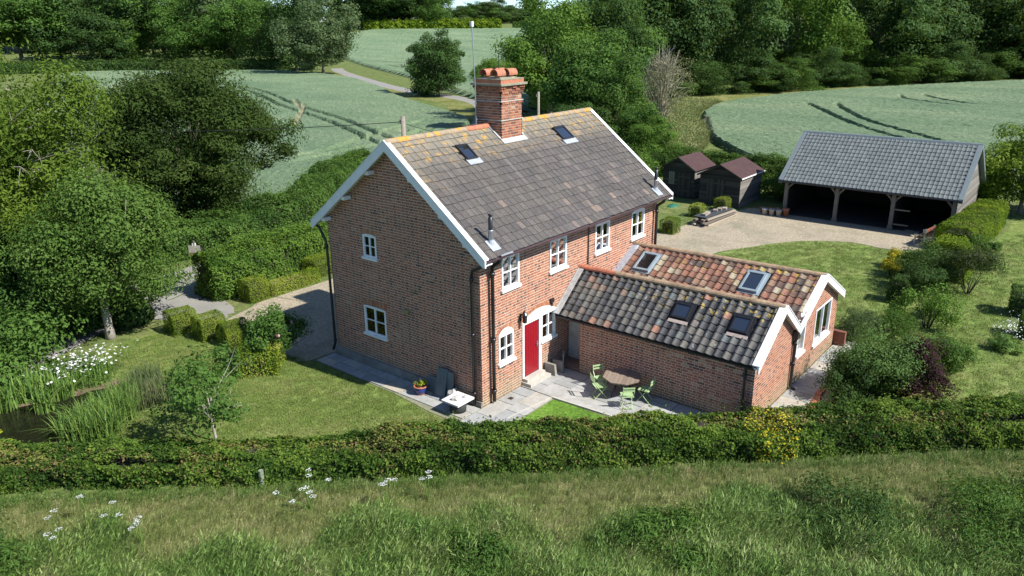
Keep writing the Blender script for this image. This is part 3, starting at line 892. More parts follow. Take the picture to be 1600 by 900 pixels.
def tile_roof(parent, name, A0, A1, B0, B1, cols, rows, prof, mat, mat_stuff, holes=(), nmax=300, over=1.12, thick=.016, drop=.022, jit=.006, lift=0.0, rough=.010):
    """tiles on the bilinear slope ridge A0-A1, eave B0-B1; holes are boxes (s0,s1,t0,t1) in the slope, t measured from the ridge"""
    A0, A1, B0, B1 = (np.array(p, float) for p in (A0, A1, B0, B1))
    pt = lambda s, t: (A0 * (1 - s) + A1 * s) * (1 - t) + (B0 * (1 - s) + B1 * s) * t
    tm, TV, TF = tile_mesh(name, prof, 1.0, thick, mat, drop)
    items = []
    for r in range(rows):
        for c in range(cols):
            s0, s1, t0, t1 = c / cols, (c + 1) / cols, r / rows, (r + 1) / rows
            sm, tmid = (s0 + s1) / 2, (t0 + t1) / 2
            if any(h[0] < sm < h[1] and h[2] < tmid < h[3] for h in holes): continue
            p = pt(s0, t1); X = pt(s1, t1) - p; Y = (pt(s0, t0) - p)
            Z = np.cross(X, Y); Z /= np.linalg.norm(Z)
            if Z[2] < 0: Z = -Z
            items.append((np.linalg.norm(pt(sm, tmid) - CAM), p, X, Y * over, Z))
    items.sort(key=lambda i: i[0])
    for k, (d, p, X, Y, Z) in enumerate(items):
        X = X * (1 + rng.normal(0, .004)); Yj = Y + X * rng.normal(0, jit) ; p = p + Z * (lift + rng.uniform(0, .010)) + Y * rng.normal(0, rough)
        items[k] = (p, X, Yj, Z)
    for (p, X, Y, Z) in items[:nmax]:
        o = bpy.data.objects.new(name, tm); COL.objects.link(o); o.parent = parent
        Mx = Matrix.Identity(4)
        for i in range(3): Mx[i][0], Mx[i][1], Mx[i][2], Mx[i][3] = X[i], Y[i], Z[i], p[i]
        o.matrix_basis = Mx
    rest = items[nmax:]
    if rest:
        V = []; F = []; T = []
        for (p, X, Y, Z) in rest:
            b = len(V); V += [p + v[0] * X + v[1] * Y + v[2] * Z for v in TV]; F += [tuple(i + b for i in f) for f in TF]; T += [rng.random()] * len(TF)
        me = fast(name + '_field', V, F, mat_stuff, T); put(name + 's', me, parent, kind='stuff')


FLATP = [(0.004, .004), (.04, .012), (.12, .015), (.22, .012), (.30, .006), (.65, .004), (.95, .006), (.994, .0)]
GPAN = [(.0, .004), (.08, .026), (.2, .032), (.32, .026), (.42, .006), (.7, .002), (1.0, .004)]
PANP = [(-.06, .014), (.04, .035), (.14, .052), (.26, .050), (.40, .028), (.55, .008), (.72, .0), (.88, .006), (1.0, .022)]


def deck(name, A0, A1, B0, B1, mat, th=.05, off=-.012):
    A0, A1, B0, B1 = (np.array(p, float) for p in (A0, A1, B0, B1))
    n = np.cross(A1 - A0, B0 - A0); n /= np.linalg.norm(n)
    if n[2] < 0: n = -n
    m = MB(); m.prism([A0 + n * off, A1 + n * off, B1 + n * off, B0 + n * off], -n * th); return m.build(name, mat, house)


hx0, hx1 = -.29, L + .29
RA0, RA1, RB0, RB1 = (hx0, RY, RZ), (hx1, RY, RZ), (hx0, EY, EZ), (hx1, EY, EZ)
roof = deck('roof_slope', RA0, RA1, RB0, RB1, M_darkroom)
SX = lambda x: (x - hx0) / (hx1 - hx0); TY = lambda y: (RY - y) / (RY - EY)
CX0, CX1, CY0, CY1 = 4.9, 6.14, 3.08, 4.28
tile_roof(roof, 'roof_tile', RA0, RA1, RB0, RB1, 44, 16, FLATP, M_tile, M_tiles, drop=.030, jit=.016, rough=.028, holes=
          [(SX(CX0), SX(CX1), -.1, TY(CY0)), (SX(2.36), SX(2.94), TY(3.14), TY(2.56)), (SX(8.12), SX(8.88), TY(3.16), TY(2.58))], nmax=300)
roofb = deck('roof_slope', RA0, RA1, (hx0, 2 * RY - EY, EZ), (hx1, 2 * RY - EY, EZ), M_darkroom)
tile_roof(roofb, 'rear_roof_tile', RA0, RA1, (hx0, 2 * RY - EY, EZ), (hx1, 2 * RY - EY, EZ), 44, 16, FLATP, M_tile, M_tiles, [(SX(CX0), SX(CX1), -.1, TY(CY0))], 0)


def ridge(P0, P1, n, mat, parent, rad=.12, alt=None, name='ridge_tile'):
    P0, P1 = np.array(P0, float), np.array(P1, float)
    d = (P1 - P0) / n; u = d / np.linalg.norm(d); s = np.cross(u, (0, 0, 1)); s /= np.linalg.norm(s); zz = np.cross(s, u)
    for i in range(n):
        m = MB(); V = []; k = 7
        for e, rr in ((0, rad), (1.04, rad * .94)):
            for j in range(k + 1):
                a = math.pi * (-.04 + 1.08 * j / k); V.append(P0 + d * (i + e) + s * rr * math.cos(a) + zz * (rr * math.sin(a) - .02))
        F = [(j, j + 1, k + 2 + j, k + 1 + j) for j in range(k)] + [tuple(range(k + 1))]
        m.add(V, F); m.build(name, alt if alt and i in alt[1] else mat, parent, smooth=False) if not alt else m.build(name, alt[0] if i in alt[1] else mat, parent)


def lich_over():
    m, nt, b = newmat('lichen_ridge'); P = pos(nt)
    c = ramp(nt, noise(nt, 5, 5, .7, P), [(.3, (.20, .15, .10)), (.6, (.34, .26, .17)), (.8, (.40, .34, .25))])
    c = mixc(nt, ramp(nt, noise(nt, 2.6, 3, .6, P), [(.54, (0, 0, 0)), (.60, (1, 1, 1))]), c, (.52, .26, .04))
    nt.links.new(c, b.inputs['Base Color']); b.inputs['Roughness'].default_value = .9; bump(nt, b, noise(nt, 30, 4, .6, P), .4, .01)
    return m


M_lich = lich_over()
ridge((hx0, RY, RZ), (CX0, RY, RZ), 12, M_lich, roof, .13, (M_ridge_red, (9, 10, 11)))
ridge((CX1, RY, RZ), (hx1, RY, RZ), 13, M_lich, roof, .13)

# bargeboards and soffits
for (xa, xb, capx) in ((-.36, -.295, (-.37, -.17)), (L + .295, L + .36, (L + .17, L + .37))):
    for sgn in (1, -1):
        Y = (lambda y: y) if sgn == 1 else (lambda y: 2 * RY - y)
        m = MB(); ey = EY - .04; ez = gz(ey) if False else EZ - slope * .04
        tp = .05
        m.prism([(xa, Y(ey), ez + tp), (xa, Y(RY), RZ + tp), (xa, Y(RY), RZ + tp - .33), (xa, Y(ey + .10), ez + tp - .22), (xa, Y(ey), ez + tp - .22)], (xb - xa, 0, 0))
        m.build('bargeboard', M_white, house)
        m = MB(); m.prism([(capx[0], Y(ey), ez + tp + .004), (capx[0], Y(RY), RZ + tp + .004), (capx[0], Y(RY), RZ + tp + .04), (capx[0], Y(ey), ez + tp + .04)], (capx[1] - capx[0], 0, 0))
        m.build('verge_cap', M_white, house)
        m = MB(); a, b = (xb, 0.0) if xb < 0 else (L, xa)
        m.prism([(a, Y(ey), ez - .09), (a, Y(RY), RZ - .09), (a, Y(RY), RZ - .12), (a, Y(ey), ez - .12)], (b - a, 0, 0))
        m.build('soffit', M_white, house)
        if xb < 0:
            for yy in (7.26, 6.05, 4.72) if sgn == -1 else (.35, 1.35, 2.65):
                zz = gz(yy) - .30; m = MB(); m.box((-.29, yy - .09, zz - .07), (0, yy + .09, zz + .06)); m.build('purlin_end', M_white, house)

# gutters and pipes
for yy in (EY - .03, 2 * RY - EY + .03):
    m = MB(); V = []; F = []
    for x in (hx0 - .02, hx1 + .02):
        for j in range(9):
            a = math.pi * j / 8; V.append((x, yy - .0 + .07 * math.cos(a), EZ - .01 - .075 * math.sin(a)))
    F = [(j, j + 1, 10 + j, 9 + j) for j in range(8)]
    m.add(V, F); V2 = [(x, yy + .062 * math.cos(math.pi * j / 8), EZ - .008 - .066 * math.sin(math.pi * j / 8)) for x in (hx0 - .02, hx1 + .02) for j in range(9)]
    m.add(V2, F); m.build('gutter', M_brown, house)


def pipe(pts, r=.05, coll=()):
    m = MB(); m.tube(pts, r, 10)
    for z in coll:
        p = pts[-2]; m.tube([(p[0], p[1], z - .05), (p[0], p[1], z + .05)], r * 1.35, 10)
    return m.build('downpipe', M_black, house, smooth=True)


pipe([(.46, -.5, 5.2), (.46, -.42, 5.05), (.46, -.14, 4.85), (.46, -.13, 4.6), (.46, -.13, .12)], .062, (4.6, 2.35, .5))
pipe([(.0, -.45, 5.16), (-.10, -.2, 5.0), (-.10, .22, 4.78), (-.10, .27, 4.55), (-.10, .27, .1)], .05, (4.5, 2.6, .5))
pipe([(-.2, 2 * RY - EY, 5.2), (-.13, 7.75, 5.05), (-.10, 7.48, 4.6), (-.10, 7.42, 4.4), (-.10, 7.42, .5), (-.16, 7.5, .2)], .05, (4.4, .6))
pipe([(11.2, -.5, 5.2), (11.2, -.42, 5.05), (11.2, -.14, 4.85), (11.2, -.13, 4.6), (11.2, -.13, .12)], .06, (4.6, 2.5))
m = MB(); m.tube([(6.15, -.04, 5.1), (6.15, -.04, 3.5)], .022, 6); m.build('cable', M_black, house)


# flues
def flue(x, y):
    z = gz(y)
    f = MB(); f.lathe([(.075, -.1), (.075, .42), (.085, .43), (.085, .47), (.065, .47)], (x, y, z), 12); o = f.build('flue', M_steel, house, True)
    t = MB(); t.lathe([(.072, .47), (.072, .86), (.05, .87), (.05, .92), (.08, .93), (.08, .97), (0, .99)], (x, y, z), 12); t.build('flue_cowl', M_black, o, True)
    n_ = np.array([0, -slope, 1]); n_ /= np.linalg.norm(n_); yv = np.array([0, 1, slope]); yv /= np.linalg.norm(yv)
    p = MB(); p.obox(np.array([x, y - .06, gz(y - .06)]) + n_ * .05, np.array([.2, 0, 0]), yv * .22, n_ * .008); p.lathe([(.12, .0), (.085, .16)], (x, y, z), 12); p.build('flashing', M_lead, o)


flue(.45, -.1); flue(10.9, -.17)
m = MB(); m.box((.42, -.56, 5.27), (1.0, -.38, 5.31)); m.build('eave_flashing', M_lead, house)


# roof windows
def roof_window(p00, X, Y, wd, ht, proud, fmat, label, flash=True, glass=None, fmt=.055):
    """p00 lower corner on the slope, X along eave, Y up the slope (unit vectors)"""
    p00, X, Y = np.array(p00, float), np.array(X, float), np.array(Y, float); N = np.cross(X, Y); N /= np.linalg.norm(N)
    if N[2] < 0: N = -N
    m = MB(); f = fmt
    def b(a0, a1, b0, b1, c0, c1): m.obox(p00 + X * (a0 + a1) / 2 + Y * (b0 + b1) / 2 + N * (c0 + c1) / 2, X * (a1 - a0) / 2, Y * (b1 - b0) / 2, N * (c1 - c0) / 2)
    b(0, f, 0, ht, -.02, proud); b(wd - f, wd, 0, ht, -.02, proud); b(f, wd - f, 0, f * 1.3, -.02, proud - .004); b(f, wd - f, ht - f * 1.6, ht, -.02, proud + .012)
    o = m.build('roof_window', fmat, house, label=label)
    g = MB(); g.obox(p00 + X * wd / 2 + Y * ht / 2 + N * (proud - .03), X * (wd / 2 - f * .9), Y * (ht / 2 - f * .9), N * .004); g.build('pane', glass or M_roofglass, o)
    k = MB(); k.obox(p00 + X * wd / 2 + Y * ht / 2 + N * .004, X * (wd / 2 + .09), Y * (ht / 2 + .09), N * .02); k.build('flashing', M_black if flash else fmat, o)
    if flash:
        q = MB(); hh_ = .13 if flash == 'lead' else .06; q.obox(p00 + X * (wd / 2 + .02) - Y * (.09 if flash == 'lead' else .13) + N * .055, X * (wd / 2 + .06), Y * hh_, N * .012); q.build('apron', M_lead if flash == 'lead' else M_mort_p, o)
    return o


yv = np.array([0, RY - EY, RZ - EZ]); yv /= np.linalg.norm(yv)
roof_window((2.38, 2.56, gz(2.56)), (1, 0, 0), yv, .56, .70, .11, M_black, 'skylight in the dark roof left of the chimney', 'lead')
roof_window((8.14, 2.58, gz(2.58)), (1, 0, 0), yv, .74, .72, .11, M_black, 'skylight in the dark roof right of the chimney', 'lead')

# chimney
chim = MB(); chim.box((CX0 + .012, CY0 + .012, 7.6), (CX1 - .012, CY1 - .012, 10.0))
chimney = chim.build('chimney', M_mortar, house)
cw, cd = CX1 - CX0, CY1 - CY0
for (O, U, N, ln) in (((CX0, CY0, 0), (1, 0, 0), (0, -1, 0), cw), ((CX0, CY0, 0), (0, 1, 0), (-1, 0, 0), cd), ((CX1, CY0, 0), (0, 1, 0), (1, 0, 0), cd), ((CX0, CY1, 0), (1, 0, 0), (0, 1, 0), cw)):
    O, U, N = map(lambda a: np.array(a, float), (O, U, N))
    for k in range(82, 106):
        z = k * .094; u = -.2 if k % 2 else 0; head = False
        while u < ln:
            Lb = .115 if head else .248; a, b = max(0, u), min(ln, u + Lb)
            if b - a > .03 and z < 9.93:
                wdx = BRICKS  # chimney bricks are gathered below
                pr = .03 if 9.30 < z < 9.40 else (.03 + .028 * (z - 9.68) / .094 if z > 9.67 else 0)
                t = float(np.clip(rng.normal(.5, .22), 0, 1)) if not head else float(rng.uniform(.05, .7))
                wg_ = globals().setdefault('CHV', []); wt_ = globals().setdefault('CHT', [])
                P3 = lambda uu, zz, d: O + U * uu + np.array([0, 0, zz]) + N * d
                e = pr if (a < 1e-6 or b > ln - 1e-6) else 0
                a2, b2 = (a - pr if a < 1e-6 else a), (b + pr if b > ln - 1e-6 else b)
                if z > 9.74 and int((u + 5) / .11) % 2: pr -= .03
                wg_.append([P3(a2, z + .005, pr), P3(b2, z + .005, pr), P3(b2, z + .081, pr), P3(a2, z + .081, pr), P3(a2, z + .005, -.03), P3(b2, z + .005, -.03), P3(b2, z + .081, -.03), P3(a2, z + .081, -.03)])
                wt_.append(t)
            u += Lb + .0165; head = not head
ws.append(dict(wall=chimney, V=CHV, T=CHT))
m = MB()
m.box((CX0 - .15, CY0 - .15, 9.975), (CX1 + .15, CY1 + .15, 10.05)); m.build('chimney_cornice', M_lichstone, chimney)
m = MB(); m.box((CX0 - .05, CY0 - .05, 10.05), (CX1 + .05, CY1 + .05, 10.18)); m.build('chimney_course', M_terra, chimney)
m = MB(); m.prism([(CX0 - .06, CY0 - .06, 10.18), (CX1 + .06, CY0 - .06, 10.18), (CX1 + .06, CY1 + .06, 10.18), (CX0 - .06, CY1 + .06, 10.18)], (0, 0, .03))
m.box((CX0 + .15, CY0 + .15, 10.21), (CX1 - .15, CY1 - .15, 10.25)); m.build('flaunching', M_lichstone, chimney)
for z in (8.72, 9.40):
    m = MB(); m.box((CX0 - .037, CY0 - .037, z), (CX1 + .037, CY1 + .037, z + .032)); m.build('chimney_band', M_stone, chimney)
for (x, y) in ((5.2, 3.45), (5.85, 3.42), (5.2, 3.98), (5.85, 3.95)):
    m = MB(); m.lathe([(.14, 0), (.12, .14), (.14, .15)], (x, y, 10.2), 14); o = m.build('chimney_pot', M_terra, chimney, True)
    c = MB(); V = []; k = 10
    for yy in (-.24, .24):
        for rr in (.185, .16):
            for j in range(k + 1):
                a = math.pi * (-.08 + 1.16 * j / k); V.append((x + yy, y + rr * math.cos(a), 10.36 + rr * math.sin(a)))
    n1 = k + 1
    F = [(j, j + 1, 2 * n1 + j + 1, 2 * n1 + j) for j in range(k)] + [(n1 + j, 3 * n1 + j, 3 * n1 + j + 1, n1 + j + 1) for j in range(k)]
    F += [(j, n1 + j, n1 + j + 1, j + 1) for j in range(k)] + [(2 * n1 + j, 2 * n1 + j + 1, 3 * n1 + j + 1, 3 * n1 + j) for j in range(k)]
    c.add(V, F); c.build('cowl', M_terra, o)
# chimney flashing on the roof
yv3 = yv; nv = np.array([0, -slope, 1]); nv /= np.linalg.norm(nv)
m = MB(); m.obox(np.array([(CX0 + CX1) / 2, CY0 - .10, gz(CY0 - .10)]) + nv * .05, np.array([cw / 2 + .10, 0, 0]), yv * .12, nv * .012)
for xx in (CX0 - .07, CX1 + .07):
    m.obox(np.array([xx, 3.38, gz(3.38)]) + nv * .05, np.array([.05, 0, 0]), yv * .36, nv * .012)
m.build('chimney_flashing', M_mort_w, house)
# thin mast on the chimney side
m = MB(); m.tube([(4.62, 4.05, 8.2), (4.6, 4.05, 10.0), (4.5, 4.06, 12.15)], .022, 6); m.bar((4.6, 4.05, 9.35), (4.95, 4.05, 9.35), .03, .03); m.bar((4.62, 4.05, 8.75), (4.95, 4.05, 8.75), .03, .03)
mast = m.build('mast', M_steel, house)
m = MB(); m.box((4.44, 4.0, 12.02), (4.54, 4.1, 12.2)); m.build('mast_receiver', M_white, mast)
m = MB(); m.tube([(5.55, 3.7, 10.2), (5.55, 3.7, 11.1)], .014, 6); m.build('aerial_rod', M_black, house)

# ------------------------------------------------------------------ wing
FA0, FA1, FB0, FB1 = (5.66, -.02, 3.50), (5.96, -7.62, 3.50), (4.02, -.02, 2.15), (4.00, -7.62, 2.15)
FV0, FV1 = (7.35, -.02, 2.36), (7.55, -7.62, 2.36)
RA0w, RA1w, RV0, RV1 = (9.6, -.02, 3.50), (9.98, -7.62, 3.50), (7.35, -.02, 2.36), (7.55, -7.62, 2.36)
RE0, RE1 = (12.2, -.02, 2.15), (12.45, -7.62, 2.2)
wl = brick_wall('wing_wall', house, (4.25, 0, 0), (0, -1, 0), (-1, 0, 0), [[(1.0, -.4), (7.47, -.4), (7.47, 2.26), (1.0, 2.26)]], [])
yG = -7.47
OPW = [(7.98 - 4.25, 8.72 - 4.25, 1.10, 2.14), (9.78 - 4.25, 11.55 - 4.25, .88, 2.26)]
wr = brick_wall('wing_gable_wall', house, (4.25, yG, 0), (1, 0, 0), (0, -1, 0),
                [[(0, -.4), (3.27, -.4), (3.27, 2.30), (1.71, 3.38), (0, 2.24)]], [])
wr2 = brick_wall('wing_gable_wall', house, (4.25, yG, 0), (1, 0, 0), (0, -1, 0),
                 [[(3.27, -.4), (8.13, -.4), (8.13, 2.22), (5.72, 3.38), (3.27, 2.30)]], OPW)
ws += [wl, wr, wr2]
ws.append(brick_wall('wing_wall', house, (12.38, 0, 0), (0, -1, 0), (1, 0, 0), [[(0, -.4), (7.47, -.4), (7.47, 2.2), (0, 2.2)]], [], False))
# passage: return wall, rendered inner wall, brick floor
ws.append(brick_wall('passage_wall', house, (4.25, -1.0, 0), (1, 0, 0), (0, 1, 0), [[(0, -.2), (1.1, -.2), (1.1, 2.4), (0, 2.4)]], [], False))
m = MB(); m.box((5.0, -1.0, -.2), (5.12, -.002, 2.9)); m.build('inner_wall', simple('grey_render', (.46, .44, .39), .9, .3, 2.2, .2), house)
m = MB(); m.box((4.25, -1.05, -.05), (5.0, -.003, .13)); m.build('passage_floor', simple('old_brick_floor', (.22, .15, .11), .9, .3, 7, .4), house)
XF = np.array(FA0) - np.array(FB0); XF /= np.linalg.norm(XF); XR = np.array(RA0w) - np.array(RV0); XR /= np.linalg.norm(XR)
wroof = deck('wing_roof_slope', FA0, FA1, FB0, FB1, M_darkroom)
YD = np.array([0, -1., 0])
SF = lambda y: (-.02 - y) / 7.6
tF = lambda x: (5.78 - x) / 1.77
tile_roof(wroof, 'grey_pantile', FA0, FA1, FB0, FB1, 26, 8, PANP, M_gp, M_gp,
          [(SF(-4.15), SF(-4.86), .22, .60), (SF(-6.2), SF(-6.92), .22, .60)], 300, thick=.018, jit=.012, drop=.028)
deck('wing_roof_slope', FA0, FA1, FV0, FV1, M_darkroom)
wroof2 = deck('wing_roof_slope', RA0w, RA1w, RV0, RV1, M_darkroom)
tR = lambda x: (9.79 - x) / 2.3
tile_roof(wroof2, 'red_pantile', RA0w, RA1w, RV0, RV1, 26, 8, PANP, M_rp, M_rp,
          [(SF(-.66), SF(-1.44), .14, .60), (SF(-4.95), SF(-5.72), .14, .60)], 300, thick=.018, jit=.012, drop=.028)
wroof3 = deck('wing_roof_slope', RA0w, RA1w, RE0, RE1, M_darkroom)
tile_roof(wroof3, 'rear_pantile', RA0w, RA1w, RE0, RE1, 26, 8, PANP, M_rp, M_rp, [], 0, thick=.018)
wroof4 = bpy.data.objects['wing_roof_slope.001']
tile_roof(wroof4, 'valley_pantile', FA0, FA1, FV0, FV1, 26, 6, PANP, M_rp, M_rp, [], 0, thick=.018)
ridge(np.array(FA0) + (0, 0, .03), np.array(FA1) + (0, 0, .03), 20, M_ridge, wroof, .13, (M_ridge_red, (0, 1, 2, 3)))
ridge(np.array(RA0w) + (0, 0, .03), np.array(RA1w) + (0, 0, .03), 20, M_ridge, wroof2, .13)


def bl(A0, A1, B0, B1, s, t):
    A0, A1, B0, B1 = (np.array(p, float) for p in (A0, A1, B0, B1)); return (A0 * (1 - s) + A1 * s) * (1 - t) + (B0 * (1 - s) + B1 * s) * t


for (ya, lab) in ((-4.24, 'small dark skylight in the grey pantiles, nearer the house'), (-6.28, 'small dark skylight in the grey pantiles beside the white gable')):
    p = bl(FA0, FA1, FB0, FB1, SF(ya), .55); roof_window(p, YD, XF, .58, .62, .10, M_black, lab, 'lime')
M_vel = simple('grey_window_metal', (.27, .33, .36), .4, .1, 5, .03, .2)
for (ya, lab) in ((-.72, 'grey framed roof window in the red pantiles close to the house wall'), (-5.02, 'grey framed roof window in the red pantiles close to the gable end')):
    p = bl(RA0w, RA1w, RV0, RV1, SF(ya), .56); roof_window(p, YD, XR, .68, 1.03, .12, M_vel, lab, False, None, .07)
# lead soakers against the house wall
m = MB(); a, b = np.array(FA0), np.array(FB0); m.prism([a + (0, -.03, .05), b + (0, -.03, .05), b + (0, -.03, .14), a + (.0, -.03, .14)], (0, .035, 0))
nF = np.cross(XF, YD); nF = nF if nF[2] > 0 else -nF
m.obox((a + b) / 2 + nF * .075 + np.array([0, -.10, 0]), (a - b) / 2, YD * .12, nF * .012); m.build('soaker', M_mort_w, house)
m = MB(); a, b = np.array(RA0w), np.array(RV0); nR = np.cross(XR, YD); nR = nR if nR[2] > 0 else -nR
m.obox((a + b) / 2 + nR * .07 + np.array([0, -.14, 0]), (a - b) / 2, YD * .17, nR * .012); m.build('soaker', M_lead, house)


def barge(P0, P1, dep, y0, th=.06):
    """white board on the wing gable from ridge P0 to foot P1 (x,z)"""
    m = MB(); (x0, z0), (x1, z1) = P0, P1
    m.prism([(x0, y0, z0), (x1, y0, z1), (x1, y0, z1 - dep), (x0, y0, z0 - dep)], (0, -th, 0))
    m.prism([(x0, y0 + .16, z0 + .003), (x1, y0 + .16, z1 + .003), (x1, y0 + .16, z1 + .035), (x0, y0 + .16, z0 + .035)], (0, -.24, 0))
    m.build('bargeboard', M_white, house)


yB = -7.62
barge((5.96, 3.60), (3.95, 2.20), .25, yB); barge((5.962, 3.60), (7.5, 2.43), .25, yB - .002)
barge((9.98, 3.60), (7.56, 2.34), .25, yB); barge((9.982, 3.60), (12.5, 2.27), .25, yB - .002)
m = MB()
m.prism([(4.0, -7.47, 2.12), (5.96, -7.47, 3.43), (7.5, -7.47, 2.30), (7.5, -7.47, 2.27), (5.96, -7.47, 3.39), (4.0, -7.47, 2.08)], (0, -.15, 0)); m.build('soffit', M_white, house)
m = MB(); m.prism([(7.5, -7.47, 2.30), (9.98, -7.47, 3.43), (12.4, -7.47, 2.18), (12.4, -7.47, 2.14), (9.98, -7.47, 3.39), (7.5, -7.47, 2.26)], (0, -.15, 0)); m.build('soffit', M_white, house)
WF = ((4.25, yG, 0), (1, 0, 0), (0, -1, 0))
window(house, *WF, *OPW[0], lights=1, bars=0, curtain=None, label='single-light window beside the black pipe', fwid=.06)
window(house, *WF, *OPW[1], lights=2, bars=0, curtain=None, label='two-light window in the far wing gable', fwid=.06)
pipe([(4.14, -7.2, 2.1), (4.16, -7.2, 1.9), (4.16, -7.2, .1)], .045, (1.7,))
m = MB(); m.box((7.42, -7.66, 1.95), (7.70, -7.48, 2.2)); m.build('hopper', M_black, house)
pipe([(7.56, -7.58, 1.95), (7.56, -7.55, 1.8), (7.56, -7.55, .15), (7.58, -7.7, .04)], .055, (1.75, 1.0))
m = MB(); m.tube([(4.35, -.22, .62), (4.25, -.28, .55), (4.2, -.3, .1)], .035, 8); m.build('waste_pipe', M_steel, house)
m = MB(); m.box((3.98, -7.5, 2.06), (4.06, -.1, 2.12)); m.build('eave_shade_strip', M_black, house)  # black strip set in for the shadow under the wing eave
finish_walls(ws)

# ------------------------------------------------------------------ patio
pat = MB()
for poly in ([(-1.28, -1.5), (2.02, -1.5), (2.02, -.02), (-.02, -.02), (-.02, 7.6), (-1.0, 7.6), (-1.06, 3.2), (-1.28, 1.2)], [(2.0, -6.6), (4.22, -6.6), (4.22, -.02), (2.0, -.02)]):
    pat.add([(x, y, .014) for x, y in poly], [tuple(range(len(poly)))])
patio = pat.build('patio', M_joint); patio['kind'] = 'structure'; patio['label'] = 'stone flag patio round the near corner of the house'


def slabs(x0, x1, y0, y1, cs, parent, axis=0, keep=None, z=.016):
    """broken courses of flags"""
    a = x0 if axis == 0 else y0
    while a < (x1 if axis == 0 else y1) - .05:
        wd = rng.choice(cs); a2 = min(a + wd, x1 if axis == 0 else y1)
        if (x1 if axis == 0 else y1) - a2 < .25: a2 = x1 if axis == 0 else y1
        b = y0 if axis == 0 else x0; be = y1 if axis == 0 else x1
        while b < be - .05:
            ln = rng.choice([.6, .75, .9, 1.1]); b2 = min(b + ln, be)
            if be - b2 < .3: b2 = be
            q = (a, a2, b, b2) if axis == 0 else (b, b2, a, a2)
            if keep is None or keep((q[0] + q[1]) / 2, (q[2] + q[3]) / 2):
                m = MB(); g = .012; j = rng.uniform(0, .008)
                hx, hy = (q[1] - q[0]) / 2 - g, (q[3] - q[2]) / 2 - g
                m.box((-hx, -hy, 0), (hx, hy, .022 + j)); o = m.build('paving_slab', M_slab, parent)
                o.location = ((q[0] + q[1]) / 2, (q[2] + q[3]) / 2, z); o.rotation_euler = (rng.normal(0, .004), rng.normal(0, .004), 0)
            b = b2
        a = a2


slabs(-1.0, -.12, 0, 7.5, [.45, .5], patio, 0)
slabs(-1.28, 2.0, -1.45, -.03, [.6, .75], patio, 1)
slabs(2.02, 4.2, -6.5, -.03, [.65, .8, .9], patio, 1)
wp = MB(); wp.add([(x, y, .014) for x, y in ((4.3, -9.0), (13.2, -9.0), (13.2, -7.5), (4.3, -7.5))], [(0, 1, 2, 3)])
path = wp.build('side_path', M_joint); path['kind'] = 'structure'; path['label'] = 'paved path along the wing gable'
slabs(4.3, 13.1, -8.45, -7.5, [.6, .8], path, 0)
for i in range(6):
    m = MB(); m.box((-.16, -.10, 0), (.16, .10, .05)); o = m.build('edging_tile', M_terra, path); o.location = (6.4 + i * .34, -8.62 + i * .035 + rng.normal(0, .01), .018); o.rotation_euler = (0, 0, .1)
m = MB(); m.box((12.45, -7.9, 0), (12.65, -5.2, .62)); ww = m.build('low_brick_wall', simple('low_wall_brick', (.17, .07, .045), .9, .35, 9, .4)); prop(ww, 'low red brick wall behind the wing, half hidden by shrubs', 'wall')  # plain dark red brick colour
m = MB(); m.bar((2.0, -1.4, .04), (2.1, -3.7, .04), .09, .06); m.bar((2.0, -1.4, .04), (-.1, -1.12, .035), .03, .05); o = m.build('kerb_stone', M_stone, patio)
m = MB(); m.box((.98, -.42, .040), (1.16, -.26, .048)); m.build('drain_grate', M_black, patio)

#@@PART2@@
# ------------------------------------------------------------------ foliage
def leafmesh(name, P, Nn, size, mat, tint, aspect=.55, fold=.12, r=None):
    r = r or rng
    n = len(P); Nn = Nn / np.maximum(np.linalg.norm(Nn, axis=1, keepdims=True), 1e-6)
    a = r.normal(size=(n, 3)); t = a - Nn * (a * Nn).sum(1, keepdims=True); t /= np.maximum(np.linalg.norm(t, axis=1, keepdims=True), 1e-6)
    b = np.cross(Nn, t); s = np.asarray(size).reshape(-1, 1) * np.ones((n, 1))
    V = np.stack([P - t * s * .5, P + b * s * aspect * .5 + Nn * s * fold, P + t * s * .5, P - b * s * aspect * .5 + Nn * s * fold], 1).reshape(-1, 3)
    F = np.arange(n * 4).reshape(-1, 4)
    return fast(name, V, F, mat, tint)


